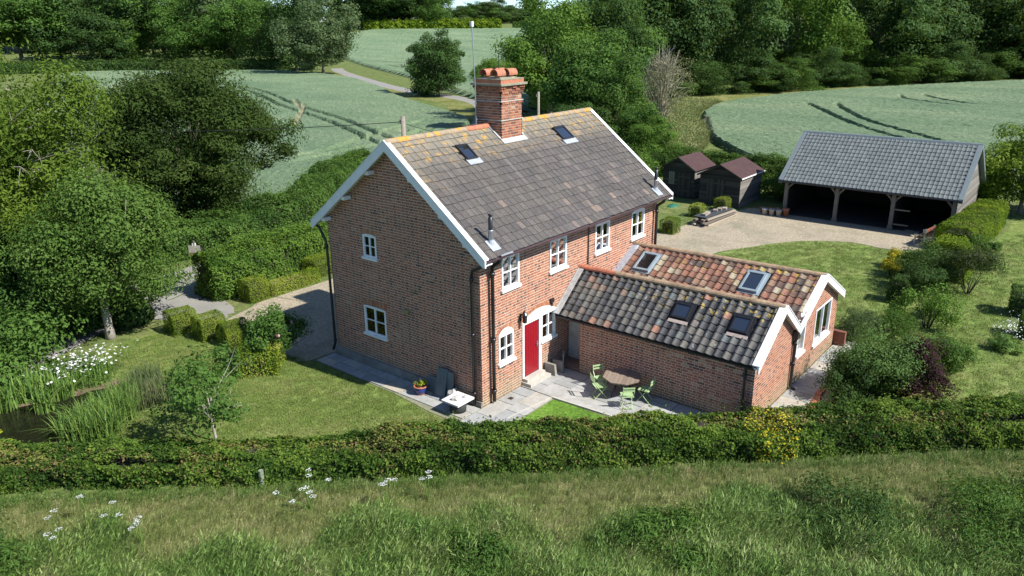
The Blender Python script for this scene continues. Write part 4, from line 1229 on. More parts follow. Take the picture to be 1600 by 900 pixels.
def crown_pts(r, rad, nclump, nleaf, spread=.2, low=-.75, shell=.55, lump=.25, up=.35, core=.12):
    """leaf positions through an uneven crown of clumps inside an ellipsoid; returns positions, normals, tints"""
    rad = np.array(rad, float)
    C = []
    lob = r.normal(size=(9, 3)); lob /= np.linalg.norm(lob, axis=1, keepdims=True); la = r.uniform(-lump, lump, 9)
    nb = max(5, nclump // 7); B = []; BT = []
    while len(B) < nb:
        d = r.normal(size=3); d /= np.linalg.norm(d)
        if d[2] < low: continue
        k = r.uniform(shell * .75, .80) * (1 + sum(a * max(0, d @ l) ** 3 for a, l in zip(la, lob)))
        if B and min(np.linalg.norm(d * k - b) for b in B) < .9 / nb ** .5: 
            if r.random() < .8: continue
        B.append(d * k); BT.append(r.uniform(0, 1))
    CT = []
    while len(C) < nclump:
        j = r.integers(nb); d = r.normal(size=3) + B[j] / max(np.linalg.norm(B[j]), .1) * .9 + np.array([0, 0, .35]); d /= np.linalg.norm(d)
        c = B[j] + d * r.uniform(.6, 1.0) * (1.9 / nb ** .5) * r.uniform(.6, 1.1)
        if c[2] < low: continue
        C.append(c); CT.append(BT[j])
    C = np.array(C); per = max(1, int(nleaf * (1 - core)) // nclump)
    sc = spread * r.uniform(.5, 1.45, len(C))
    off = r.normal(size=(len(C), per, 3)); ln = np.linalg.norm(off, axis=2, keepdims=True); off = off / np.maximum(ln, 1e-6) * np.minimum(ln ** .8, 1.6)
    P = C[:, None] + off * sc[:, None, None] * np.array([1, 1, .66])
    Nn = off * .8 + C[:, None] * .25 + np.array([0, 0, up]) + r.normal(size=off.shape) * .38
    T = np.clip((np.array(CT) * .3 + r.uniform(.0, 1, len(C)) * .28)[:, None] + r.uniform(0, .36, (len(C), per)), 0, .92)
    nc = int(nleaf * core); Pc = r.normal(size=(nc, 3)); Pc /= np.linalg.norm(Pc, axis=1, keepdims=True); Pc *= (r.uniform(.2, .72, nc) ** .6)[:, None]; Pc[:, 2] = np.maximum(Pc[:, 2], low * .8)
    P = np.vstack([P.reshape(-1, 3), Pc]); Nn = np.vstack([Nn.reshape(-1, 3), r.normal(size=(nc, 3))]); T = np.concatenate([T.ravel(), r.uniform(0, .3, nc)])  # inner leaves tinted dark, painting the shade between the clumps
    return P * rad * 1.1, Nn, T


def limbs(r, h, rad, crown_c, crown_r, n=7, m=None):
    m = m or MB(); cc = np.array(crown_c, float); cr = np.array(crown_r, float)
    top = cc + np.array([0, 0, cr[2] * .35])
    p1 = np.array([r.normal(0, .02) * h, r.normal(0, .02) * h, h * .5])
    m.tube([(0, 0, -.15), (0, 0, h * .12), p1, (p1 + top) / 2 + r.normal(0, .05, 3) * h, top], [rad * 1.35, rad, rad * .8, rad * .5, rad * .12], 9)
    for i in range(n):
        a = 2 * math.pi * (i + r.uniform(-.3, .3)) / n; k = r.uniform(.5, .95)
        e = cc + cr * np.array([math.cos(a) * k * .85, math.sin(a) * k * .85, r.uniform(-.35, .6)])
        s = p1 * r.uniform(.75, 1.3); s[:2] = p1[:2] if s[2] > p1[2] else s[:2] * .8
        mid = (s + e) / 2 + np.array([0, 0, np.linalg.norm(e - s) * .1])
        m.tube([s, mid, e], [rad * .5, rad * .3, rad * .06], 6)
        for q in range(2):
            e2 = e + r.normal(0, .22, 3) * cr; m.tube([mid, (mid + e2) / 2 + r.normal(0, .03, 3), e2], [rad * .22, rad * .14, rad * .04], 5)
    return m


def make_tree(name, label, loc, crown_r, crown_z, trunk_r, mat, nclump, nleaf, leaf, seed, bark=None, group=None, spread=.2, low=-.7, shell=.5, lump=.3, aspect=.55, cat='tree', twigs=0, up=.35, core=.12):
    r = np.random.default_rng(seed)
    t = E(name, label, cat, loc, group)
    limbs(r, crown_z, trunk_r, (0, 0, crown_z), crown_r).build('trunk', bark or M_bark, t, True)
    P, Nn, T = crown_pts(r, crown_r, nclump, nleaf, spread, low, shell, lump, up, core)
    P[:, 2] += crown_z
    k = P[:, 2] > .15
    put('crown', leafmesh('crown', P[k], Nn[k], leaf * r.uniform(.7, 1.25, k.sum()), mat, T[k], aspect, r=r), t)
    if twigs:
        m = MB()
        for i in range(twigs):
            d = r.normal(size=3); d[2] = abs(d[2]) * .8 - .1; d /= np.linalg.norm(d)
            a = np.array([0, 0, crown_z]) + d * np.array(crown_r) * r.uniform(.75, .9); b = np.array([0, 0, crown_z]) + d * np.array(crown_r) * r.uniform(1.0, 1.16) + r.normal(0, .15, 3)
            mid = (a + b) / 2 + r.normal(0, .12, 3)
            m.tube([a, mid, b], [.03, .02, .006], 4)
            for q in range(3): m.tube([mid, mid + (b - mid) * .6 + r.normal(0, .25, 3)], [.012, .005], 4)
        m.build('bare_twigs', M_barkp, t)
    return t


# near trees on the left
make_tree('apple_tree', 'leafy garden tree with grey trunk rising from the lawn edge beside the daisies', (-4.75, 16.1, 0), (2.8, 2.8, 3.1), 3.9, .17, L_apple, 150, 50000, .14, 11, M_barkp, spread=.16, low=-.98, lump=.5, shell=.5, core=.2)
make_tree('ash_tree', 'large light green tree with bare dead twigs poking out at the left edge', (-6.4, 22.8, 0), (4.6, 4.6, 5.6), 6.0, .32, L_ash, 260, 80000, .19, 12, spread=.135, low=-.95, lump=.35, shell=.6, core=.2, twigs=60, aspect=.42)
make_tree('ash_tree', 'tall tree behind the light green tree at the far left edge', (-7.0, 28.8, 0), (4.8, 4.8, 5.8), 6.6, .3, L_ash, 220, 46000, .24, 13, spread=.16, shell=.6, core=.2, low=-.9, twigs=25, aspect=.42)
make_tree('holm_oak', 'broad dark evergreen tree beside the lane left of the house', (6.4, 29.6, 0), (4.9, 4.9, 4.9), 5.1, .4, L_ever, 260, 110000, .18, 14, spread=.125, low=-.97, lump=.25, shell=.7, core=.3)
make_tree('young_maple', 'young sapling with pale stem and large leaves standing alone on the front lawn', (-6.68, 5.09, 0), (1.25, 1.4, 1.15), 1.7, .045, L_mid, 40, 3000, .125, 15, M_barkp, spread=.2, low=-.7, lump=.6, aspect=.7, shell=.35, core=0)
make_tree('yellow_tree', 'yellow-green leafy tree beside the weathered end of the open garage', (42.0, -10.3, 0), (2.5, 2.5, 2.4), 2.9, .14, leafmat('lime_tree_leaf', (.09, .16, .015), (.18, .27, .028), (.29, .37, .05), trans=.4), 110, 22000, .19, 16, spread=.19, low=-.9, core=.2)
make_tree('garden_tree', 'dark leafy tree at the right edge next to the yellow-green tree', (43.5, -13.2, 0), (2.3, 2.3, 2.0), 2.4, .14, L_mid, 80, 14000, .2, 17, spread=.2, low=-.9)


# ---- bushes, hedges
def bush(name, label, loc, rad, mat, nclump, nleaf, leaf, seed, cat='bush', group=None, spread=.24, parts=(), aspect=.55, low=-.35, cz=.45, stems=True):
    r = np.random.default_rng(seed); t = E(name, label, cat, loc, group)
    P, Nn, T = crown_pts(r, rad, nclump, int(nleaf * 1.7), spread, low, .5, .35, core=.25 if spread < .25 else .05)
    P[:, 2] += rad[2] * cz; k = P[:, 2] > .02
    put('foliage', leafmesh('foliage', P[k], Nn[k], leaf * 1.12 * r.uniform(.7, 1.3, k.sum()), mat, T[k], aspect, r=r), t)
    if stems:
        m = MB()
        for i in range(7):
            a = 2 * math.pi * i / 7; m.tube([(.08 * math.cos(a), .08 * math.sin(a), -.05), (rad[0] * .3 * math.cos(a), rad[1] * .3 * math.sin(a), rad[2] * .5), (rad[0] * .55 * math.cos(a), rad[1] * .55 * math.sin(a), rad[2] * r.uniform(.8, 1.2))], [.03, .02, .008], 5)
        m.build('stems', M_stem, t)
    return t


def hedge(name, label, line, width, height, mat, dens, leaf, seed, cat='hedge', group=None, rough=.07, round_=.2, brown=.03, top=None, wob=.12, stemmat=None, patches=(), hvar=None):
    """leaves over the surface of a clipped run; line = polyline in plan"""
    r = np.random.default_rng(seed); L = smooth_poly(line, 6, False) if len(line) > 2 else [np.array(p, float) for p in line]
    o0 = np.array(line[0], float); t = E(name, label, cat, (o0[0], o0[1], 0), group)
    seg = np.array([np.linalg.norm(b - a) for a, b in zip(L[:-1], L[1:])]); cum = np.concatenate([[0], np.cumsum(seg)]); tot = cum[-1]
    n = int(dens * (tot * (2 * height + width) + 2 * width * height)); w2 = width / 2
    s = r.uniform(-.02, tot + .02, n); per = 2 * height + width
    q = r.uniform(0, per, n); ends = r.random(n) < (2 * width * height) / (tot * per + 2 * width * height)
    lat = np.where(q < height, -w2, np.where(q > height + width, w2, q - height - w2)); z = np.where(q < height, q, np.where(q > height + width, per - q, height))
    s = np.where(ends, np.where(r.random(n) < .5, 0, tot), s); lat = np.where(ends, r.uniform(-w2, w2, n), lat); z = np.where(ends, r.uniform(0, height, n), z)
    # outward direction, rounded top edges
    nx = np.where(ends, 0, np.where(q < height, -1, np.where(q > height + width, 1, 0.))); nz = np.where(~ends & (q >= height) & (q <= height + width), 1., 0.)
    edge = np.clip((z - (height - round_)) / round_, 0, 1) * np.clip((np.abs(lat) - (w2 - round_)) / round_, 0, 1)
    lat = lat - np.sign(lat) * edge * round_ * .5; z = z - edge * round_ * .35
    i = np.clip(np.searchsorted(cum, s) - 1, 0, len(seg) - 1); La = np.array(L); d = (La[1:] - La[:-1]) / seg[:, None]
    c = La[i] + d[i] * (s - cum[i])[:, None]; nrm = np.stack([-d[i][:, 1], d[i][:, 0]], 1)
    ph = r.uniform(0, 6, 8)
    def lumps(a, b): return (np.sin(a * 1.7 + ph[0]) + np.sin(a * .8 + b * 2 + ph[1]) + np.sin(a * 3.9 + b * 3 + ph[2]) * .7 + np.sin(a * 6.3 - b * 5 + ph[3]) * .5 + np.sin(a*11+b*9+ph[4])*.35) / 3
    lu = lumps(s, z + lat * .8)
    depth = -np.abs(r.normal(0, rough, n)) + lu * wob * .8 + r.uniform(0, rough * .6, n)
    lat2 = lat + nx * depth; z2 = np.maximum(z + nz * (depth + lumps(s * .6, lat) * wob * .8), .02)
    es = np.where(ends, np.where(s < tot / 2, -1, 1), 0) * depth
    P = np.stack([c[:, 0] + nrm[:, 0] * lat2 + d[i][:, 0] * es, c[:, 1] + nrm[:, 1] * lat2 + d[i][:, 1] * es, z2], 1)
    Nn = np.stack([nrm[:, 0] * nx + d[i][:, 0] * np.sign(es), nrm[:, 1] * nx + d[i][:, 1] * np.sign(es), nz + .25], 1) + r.normal(0, .55, (n, 3))
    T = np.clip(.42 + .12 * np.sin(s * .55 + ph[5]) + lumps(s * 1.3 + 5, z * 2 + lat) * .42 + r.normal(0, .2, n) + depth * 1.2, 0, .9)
    bt = (r.random(n) < brown * (1 + 3 * (nz > .5))) & (lumps(s * .7 + 9, lat * 2) > .12 if brown > .01 else np.ones(n, bool)); T = np.where(bt, r.uniform(.94, 1, n), T)
    sh = r.random(n) < .06; P[:, 2] += np.where(sh & (nz > .5), np.abs(r.normal(0, rough * 1.6, n)), 0); P[:, :2] += (nrm * nx[:, None]) * np.where(sh, np.abs(r.normal(0, rough * 1.6, n)), 0)[:, None]
    if hvar: P[:, 2] *= np.interp(s, [a for a, _ in hvar], [b for _, b in hvar])
    loc = np.array([o0[0], o0[1], 0]); size = leaf * r.uniform(.65, 1.3, n)
    msk = np.ones(n, bool)
    for (px, py, pr, pm, nm) in patches:
        k = (np.hypot(P[:, 0] - px, P[:, 1] - py) < pr * (.7 + .5 * lu)) & (r.random(n) < .55 * (1 - np.hypot(P[:, 0] - px, P[:, 1] - py) / (pr * 1.2))); msk &= ~k
        put(nm, leafmesh(nm, P[k] - loc, Nn[k], size[k], pm, T[k] * .95, .6, r=r), t)
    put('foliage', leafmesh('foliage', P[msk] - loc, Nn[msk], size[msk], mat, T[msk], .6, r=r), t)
    # dense dark twiggy inside
    V = []; F = []; k = max(2, int(tot / .4))
    for j in range(k + 1):
        ss = tot * j / k; ii = min(max(np.searchsorted(cum, ss) - 1, 0), len(seg) - 1); cc = La[ii] + d[ii] * (ss - cum[ii]); nn = np.array([-d[ii][1], d[ii][0]])
        if j == 0: cc = cc + d[ii] * .14
        if j == k: cc = cc - d[ii] * .14
        ww = w2 * .72; hh = height * (.74 if height < 1.3 else .66)
        for (la, zz) in ((-ww, -.05), (-ww, hh * .9), (-ww * .7, hh), (ww * .7, hh), (ww, hh * .9), (ww, -.05)):
            V.append((cc[0] + nn[0] * la - loc[0], cc[1] + nn[1] * la - loc[1], zz * (1 + r.normal(0, .02)) * (np.interp(ss, [a for a, _ in hvar], [b for _, b in hvar]) if hvar else 1)))
    for j in range(k):
        for e in range(5): F.append((j * 6 + e, j * 6 + e + 1, (j + 1) * 6 + e + 1, (j + 1) * 6 + e))
    me = bpy.data.meshes.new('stems'); me.from_pydata(V, [], F + [tuple(range(6)), tuple(range(k * 6, k * 6 + 6))[::-1]]); me.update()
    put('stems', me, t, stemmat or M_stem)
    return t


HL = [(-16.2, 13.2), (-11.4, 7.9), (-9.0, 5.1), (-6.95, 2.75), (-4.2, -.35), (-1.95, -2.8), (.6, -5.6), (3.3, -8.45), (5.9, -11.3), (8.5, -14.2), (13.5, -20.0)]
hedge('boundary_hedge', 'long clipped mixed hedge crossing the picture in front of the house', HL, 1.5, 1.02, L_hedge, 900, .098, 21, rough=.09, round_=.3, brown=.14, wob=.27,
      patches=[(3.0, -8.5, 1.0, L_gold, 'golden_foliage')], hvar=[(0, .76), (17.5, .80), (19.5, 1.10), (24, 1.02), (30, 1.10), (45, 1.1)])
hedge('lane_hedge', 'tall loose hedge between the gravel drive and the lane', [(.3, 17.4), (2.8, 17.3), (5.2, 17.8), (8.2, 18.6), (11, 19)], 2.1, 2.15, L_bright, 620, .11, 22, rough=.2, round_=.5, wob=.35)
hedge('field_hedge', 'thick green hedge along the near edge of the left wheat field', [(1.5, 25.2), (6, 25.0), (11, 25.8), (15, 28.5), (19, 32), (26, 36)], 2.4, 2.0, L_mid, 480, .13, 23, rough=.22, round_=.6, wob=.4)
hedge('rear_hedge', 'scruffy hedge behind the two sheds and the garage', [(36, 22), (39.5, 17), (41.8, 13.2), (42.8, 9), (43.5, 3), (44, -4), (44.5, -8.5)], 2.2, 1.9, L_mid, 380, .14, 24, rough=.25, round_=.5, wob=.4)
hedge('golden_hedge', 'long clipped yellow-green hedge running beside the garage', [(29.6, -8.5), (33.5, -8.9), (38.0, -9.1)], 1.9, 1.5, L_yewgold, 520, .085, 25, rough=.05, round_=.3, brown=0)
hedge('low_box_hedge', 'low clipped hedge with brown top along the gravel drive', [(2.3, 15.45), (5.2, 15.55)], .8, .62, L_box, 1300, .05, 26, rough=.05, round_=.15, brown=.2, wob=.05)
hedge('box_block', 'clipped square bush at the left end of the low drive hedge', [(1.15, 15.5), (2.15, 15.45)], 1.0, 1.05, L_box, 1300, .05, 27, 'bush', rough=.04, round_=.2, brown=.08, wob=.05)
hedge('box_block', 'clipped bush at the house end of the low drive hedge', [(5.3, 16.1), (6.8, 16.2)], 1.1, .95, L_box, 1200, .05, 28, 'bush', rough=.06, round_=.25, brown=.05, wob=.06)
for i, (x, y, lab) in enumerate([(-2.55, 14.45, 'square clipped bush farthest from the rose, by the lane apron'), (-2.15, 12.95, 'square clipped bush in the middle of the three on the lawn edge'), (-1.9, 11.55, 'rounded clipped bush next to the pink rose')]):
    hedge('topiary_cube', lab, [(x - .5, y + .05), (x + .5, y - .05)], 1.02, .98, L_box, 1700, .045, 30 + i, 'bush', 'clipped bushes in a row along the lawn edge', rough=.03, round_=.2 if i < 2 else .4, brown=.02, wob=.04)
hedge('box_mound', 'wide low clipped bush with browning top in front of the pink rose', [(-3.2, 9.0), (-2.2, 8.0)], 1.5, 1.05, L_box, 800, .075, 34, 'bush', rough=.08, round_=.4, brown=.2, wob=.12)
bush('rose_bush', 'dark leafy rose bush with pink blooms beside the house gravel', (-2.0, 8.6, 0), (.78, .78, 1.0), L_mid, 45, 4600, .10, 35, 'rose bush', cz=.95)
rs = bpy.data.objects['rose_bush']
for i, (x, y, z) in enumerate([(-.3, -.75, 1.4), (.62, -.62, .9), (.62, -.3, 1.55), (-.75, -.25, 1.3)]):
    q = np.random.default_rng(900 + i); P = q.normal(0, .03, (22, 3)) + (x, y, z); put('bloom', leafmesh('bloom', P, P - (x, y, z) + (0, 0, .02), .075, L_pink, q.random(22), .9, r=q), rs)
# undergrowth at the left edge
for i, (x, y, rx, rz, mt, lab) in enumerate([(-8.2, 17.2, 2.1, 1.7, L_mid, 'dense green shrub below the left trees behind the pond'), (-5.9, 18.4, 1.7, 1.5, L_dark, 'dark shrub in the shade behind the garden tree trunk'), (-10.6, 15.4, 1.7, 1.5, L_mid, 'bright-topped shrub at the left edge above the pond'), (-3.6, 17.3, .9, .8, L_dark, 'small dark shrub right of the garden tree trunk'), (-12.5, 18.5, 2.4, 2.1, L_dark, 'tall dark shrub at the far left edge')]):
    bush('shrub', lab, (x, y, 0), (rx, rx, rz), mt, 60, 7000, .15, 40 + i, 'shrub', 'shrubs under the left trees')

for i, (x, y, rx, rz, mt, lab) in enumerate([(-7.6, 20.2, 2.0, 2.0, L_mid, 'tall shrub under the light green tree at the left edge'), (-4.6, 20.0, 1.6, 1.7, L_mid, 'shrub between the garden tree and the lane'), (-13.5, 16.6, 2.0, 1.8, L_mid, 'shrub at the frame edge above the pond'), (-9.4, 19.0, 1.9, 2.2, L_dark, 'dark tall shrub behind the pond shrubs')]):
    bush('shrub', lab, (x, y, 0), (rx, rx, rz), mt, 70, 9000, .15, 140 + i, 'shrub', 'shrubs under the left trees', cz=.7)
# right-hand garden
bush('viburnum', 'large grey-green shrub growing at the corner of the path by the wing', (9.1, -9.85, 0), (1.05, 1.1, 1.15), L_vib, 90, 12000, .07, 50, 'shrub', cz=.85, low=-.7)
bush('purple_shrub', 'dark purple leaved shrub against the grey-green shrub', (9.6, -10.95, 0), (.85, .85, .9), L_purple, 50, 5200, .085, 51, 'shrub', cz=.7, low=-.7)
bush('green_shrub', 'rounded mid-green shrub behind the purple shrub', (12.4, -11.4, 0), (.8, .8, .8), L_mid, 45, 5000, .08, 52, 'shrub', cz=.6)
bush('dark_shrub', 'low dark shrub shading the paved path end', (7.9, -9.35, 0), (.85, .6, .75), L_dark, 36, 3600, .08, 53, 'shrub', cz=.55)
bush('lavender', 'soft green mound of lavender beside the low brick wall', (14.2, -7.9, 0), (1.0, .8, .6), L_grey, 40, 3200, .09, 54, 'shrub', cz=.4, aspect=.25)
bush('feathery_shrub', 'feathery green shrub at the back of the wing beside the lawn', (15.3, -8.9, 0), (.8, .7, .6), L_mid, 30, 2500, .09, 55, 'shrub', cz=.4, aspect=.3)
bush('light_shrub', 'pale yellow-green open shrub in the grass gap of the border', (16.6, -10.0, 0), (.85, .8, .95), L_bright, 26, 1500, .10, 56, 'shrub', cz=.8, spread=.28)
bush('border_plant', 'small leafy plant between the pale shrub and the dark bushes', (18.2, -9.9, 0), (.5, .5, .55), L_bright, 16, 700, .10, 57, 'plant', cz=.6)
hedge('dark_topiary', 'dark clipped bush at the head of the shaded border', [(18.9, -8.3), (19.8, -8.2)], .9, 1.15, L_dark, 800, .07, 58, 'bush', rough=.04, round_=.3, brown=0, wob=.05)
hedge('dark_topiary', 'dark clipped bush behind the first one in the shaded border', [(21.2, -8.1), (22.2, -8.1)], 1.0, 1.0, L_dark, 700, .07, 59, 'bush', rough=.05, round_=.35, brown=0, wob=.06)
bush('golden_privet', 'small golden leaved bush on the lawn edge near the bench', (24.8, -6.8, 0), (.6, .6, .55), L_gold, 22, 1300, .08, 60, 'bush', cz=.5)
bush('golden_privet', 'golden tipped bush nearer the house in the shaded border', (23.2, -7.05, 0), (.5, .5, .55), L_gold, 18, 900, .08, 61, 'bush', cz=.7)
bush('dark_bush', 'dark rounded bush between the golden bushes', (23.6, -8.0, 0), (.8, .8, .75), L_dark, 34, 2800, .08, 62, 'bush', cz=.5)
bush('dark_bush', 'dark bush in the shade between the topiary bushes', (20.4, -8.9, 0), (.95, .85, .85), L_dark, 36, 3000, .08, 160, 'bush', 'dark bushes of the shaded border', cz=.6)
bush('dark_bush', 'tall dark bush in front of the yellow-green yew', (22.2, -9.1, 0), (1.0, .8, 1.0), L_dark, 36, 3200, .08, 161, 'bush', 'dark bushes of the shaded border', cz=.65)
hedge('golden_yew', 'tall clipped yellow-green yew block at the end of the border', [(23.7, -9.2), (25.4, -9.2)], 1.9, 1.9, L_yewgold, 520, .085, 63, 'bush', rough=.06, round_=.5, brown=0, wob=.1)
bush('copper_bush', 'dark reddish open bush in front of the yellow-green yew', (22.4, -10.5, 0), (1.0, 1.05, 1.1), leafmat('copper_leaf', (.020, .034, .012), (.045, .062, .022), (.09, .095, .04)), 44, 2600, .09, 64, 'bush', cz=.85, spread=.27)
bush('copper_bush', 'small copper bush beside the white stone at the hedge end', (26.9, -10.6, 0), (.55, .5, .45), L_dark, 18, 700, .08, 65, 'bush', cz=.6)
bush('fern_clump', 'dark leafy clump at the foot of the long golden hedge', (29.2, -10.1, 0), (.7, .6, .55), L_mid, 24, 1300, .11, 66, 'plant', cz=.5)
hedge('dark_hedge_block', 'dark clipped yew block on the right lawn casting a long shadow', [(20.7, -12.4), (21.3, -15.5)], 1.3, 1.25, L_dark, 520, .08, 67, 'hedge', rough=.06, round_=.25, brown=.04, wob=.06)
hedge('dark_hedge_block', 'second dark clipped block at the right edge of the lawn', [(18.0, -13.1), (18.3, -15)], 1.0, 1.0, L_mid, 520, .08, 68, 'hedge', rough=.06, round_=.25, brown=0, wob=.06)
bush('white_flowers', 'tuft of white flowers at the right edge of the lawn', (17.0, -12.75, 0), (.4, .4, .5), L_petal, 14, 90, .07, 69, 'plant', cz=.8, spread=.5)
bush('grass_tuft', 'tuft of rough grass at the right edge below the white flowers', (15.9, -12.9, 0), (.5, .5, .32), L_reed, 20, 900, .22, 70, 'plant', aspect=.12, cz=.3)
m = MB(); r_ = np.random.default_rng(5); m.lathe([(0, 0), (.26, .02), (.3, .2), (.2, .38), (0, .42)], n=9); o = m.build('white_stone', M_rock); o.location = (27.2, -10.0, 0); prop(o, 'pale stone lying at the near end of the long golden hedge', 'stone')
# bushes by the sheds
for i, (x, y, s_, lab) in enumerate([(24.1, 5.75, .95, 'small clipped cube bush close to the house corner'), (28.9, 6.3, .85, 'small clipped bush with golden top by the plank stack'), (31.6, 5.75, .9, 'small clipped bush at the corner of the near shed')]):
    hedge('clipped_bush', lab, [(x - s_ / 2, y), (x + s_ / 2, y)], s_, s_ * .95, L_box, 750, .06, 75 + i, 'bush', 'little clipped bushes near the sheds', rough=.03, round_=.18, brown=.1, wob=.04)
bush('elder_flower', 'loose shrub with pale flowers behind the far shed', (33.2, 12.8, 0), (1.1, 1.0, 1.4), L_bright, 40, 2600, .13, 79, 'shrub', cz=.7)
bush('brambles', 'brambles and nettles growing between the near shed and the garage', (37.2, 3.7, 0), (1.3, 1.3, 1.25), L_bright, 50, 4200, .12, 80, 'shrub', cz=.6)

# ------------------------------------------------------------------ distant trees: shapes shared between copies
VAR = []
for i, (rad, ncl, nl, lf, sp, low) in enumerate([((1, 1, 1), 150, 24000, .056, .135, -.95), ((1, 1, 1.05), 120, 24000, .058, .15, -1), ((1, 1, 1), 170, 25000, .054, .12, -1), ((1, 1, 1.1), 130, 24000, .056, .14, -1)]):
    r = np.random.default_rng(200 + i); P, Nn, T = crown_pts(r, rad, ncl, nl, sp, low, .6, .42, core=.24)
    me = leafmesh('crown', P, Nn, lf * r.uniform(.7, 1.3, len(P)), None, T, .7, r=r)
    VAR.append(me)
TRK = limbs(np.random.default_rng(3), 1.0, .05, (0, 0, 1.0), (.6, .6, .5), 5).mesh('trunk', M_bark, True)
VM = {}


def far_tree(name, label, x, y, rx, rz, ztop, mat, var, group=None, cat='tree', z0=None, rot=None):
    z0 = float(H(x, y)) if z0 is None else z0
    t = E(name, label, cat, (x, y, z0), group, rz=random.uniform(0, 6.28) if rot is None else rot)
    key = (var, mat.name)
    if key not in VM:
        me = VAR[var].copy(); me.materials.clear(); me.materials.append(mat); VM[key] = me
    c = put('crown', VM[key], t); c.location = (0, 0, ztop - rz); c.scale = (rx, rx * random.uniform(.9, 1.1), rz)
    k = put('trunk', TRK, t); hz = max(ztop - rz, .5); k.scale = (hz * .8, hz * .8, hz)
    return t


TL = 'trees in the wood left of the far lane'
for (x, y, rx, rz, zt, mt, v, lab) in [
    (76, 243, 15, 10, 25, L_mid, 0, 'leafy oak at the far left end of the field-side wood'),
    (86, 240, 13, 10, 24, L_dark, 1, 'dark tree second from the left in the field-side wood'),
    (90, 228, 10, 8, 17, L_dark, 2, 'lower dark tree in front at the left of the wood'),
    (100, 231, 13, 11, 26, L_dark, 0, 'tall dark tree in the middle left of the wood'),
    (97, 224, 6, 5.5, 14, L_bright, 1, 'small bright green tree standing out in front of the dark wood'),
    (110, 226, 13, 11, 25, L_mid, 3, 'mid green tree near the middle of the wood'),
    (112, 208, 10.5, 9, 20, L_mid, 0, 'rounded mid-green tree at the field edge of the wood'),
    (122, 211, 13, 12, 25, L_grey, 1, 'pale greyish willow rising above the wood'),
    (120, 189, 10, 9, 20, L_mid, 2, 'green tree just left of the tree by the lane'),
    (120.5, 173, 9, 8.5, 19, L_dark, 3, 'dark tree touching the tree by the lane'),
    (112.5, 151, 9.2, 8.2, 17.3, L_grey, 0, 'large grey-green tree standing where the lane passes the field'),
    (104, 252, 16, 12, 28, L_bright, 1, 'tall light green tree behind the left wood'),
    (62, 262, 15, 12, 27, L_dark, 3, 'dark tree at the left frame edge behind the wood'),
    (50, 235, 14, 11, 23, L_mid, 0, 'tree cut by the left frame edge')]:
    far_tree('woodland_tree', lab, x, y, rx, rz, zt, mt, v, TL)
for (x, y) in [(107, 300), (133, 290), (158, 275), (90, 320), (145, 240)]:
    far_tree('woodland_tree', 'tree showing only its top behind the left wood', x, y, 15, 12, 24, L_dark, 2, TL)
make_tree('round_maple', 'round dense tree alone beside the far lane', (84.5, 83.3, 0), (4.9, 4.9, 5.2), 5.3, .3, L_dark, 190, 26000, .36, 18, spread=.12, low=-.95, lump=.08, shell=.8, core=.25)
for (x, y, rx, zt, mt, lab, var) in [(278, 326, 24, 26, L_dark, 'very large dark tree on the skyline left of the mast', 0), (279, 306, 20, 27, L_dark, 'dark skyline tree next to the largest one', 1), (293, 304, 21, 26, L_dark, 'dark skyline tree at the right of the dark clump', 2), (294, 287, 11, 17, L_mid, 'smaller tree ending the dark skyline clump', 3)]:
    far_tree('skyline_tree', lab, x, y, rx, zt * .46, zt, mt, var, 'trees on the skyline beyond the far field')
for i, (x, y, zt) in enumerate([(366, 338, 9), (370, 330, 11), (376, 326, 13), (381, 320, 12), (385, 315, 10), (392, 312, 9), (400, 309, 9), (402, 298, 8), (410, 290, 8), (330, 375, 10), (318, 388, 11), (345, 352, 8), (430, 268, 12), (450, 240, 12), (300, 405, 12), (255, 420, 12)]):
    far_tree('skyline_tree', 'hazy tree in the distant line of trees beyond the far field', x, y, 13, zt * .5, zt, L_mid if i % 3 else L_grey, i % 4, 'trees on the skyline beyond the far field')
for i, (x, y) in enumerate([(398, 304), (401, 301)]):
    far_tree('poplar', 'slim dark poplar poking above the distant skyline', x, y, 2.6, 10.5, 26, L_dark, 3, 'two slim poplars on the skyline')
hedge('far_hedge', 'straight clipped hedge along the top of the far wheat field', [(0, 0), (30, -31), (48, -52)], 5, 4.6, L_yewgold, 26, .9, 85, rough=.4, round_=1, brown=0, wob=.6)
bpy.data.objects['far_hedge'].location = (262, 306, float(H(262, 306)) - .3)
hedge('far_hedge', 'lower far hedge continuing right along the far field', [(0, 0), (26, -30), (62, -66)], 4, 3.2, L_mid, 26, .9, 86, rough=.4, round_=1, brown=0, wob=.6)
bpy.data.objects['far_hedge.001'].location = (313, 248, float(H(313, 248)) - .3)
hedge('wood_edge_hedge', 'low hedge at the foot of the left wood along the field', [(62, 230), (84, 222), (101, 206), (113, 186), (116, 172)], 3.5, 3.0, L_dark, 60, .45, 87, rough=.3, round_=.8, brown=.25, wob=.4)

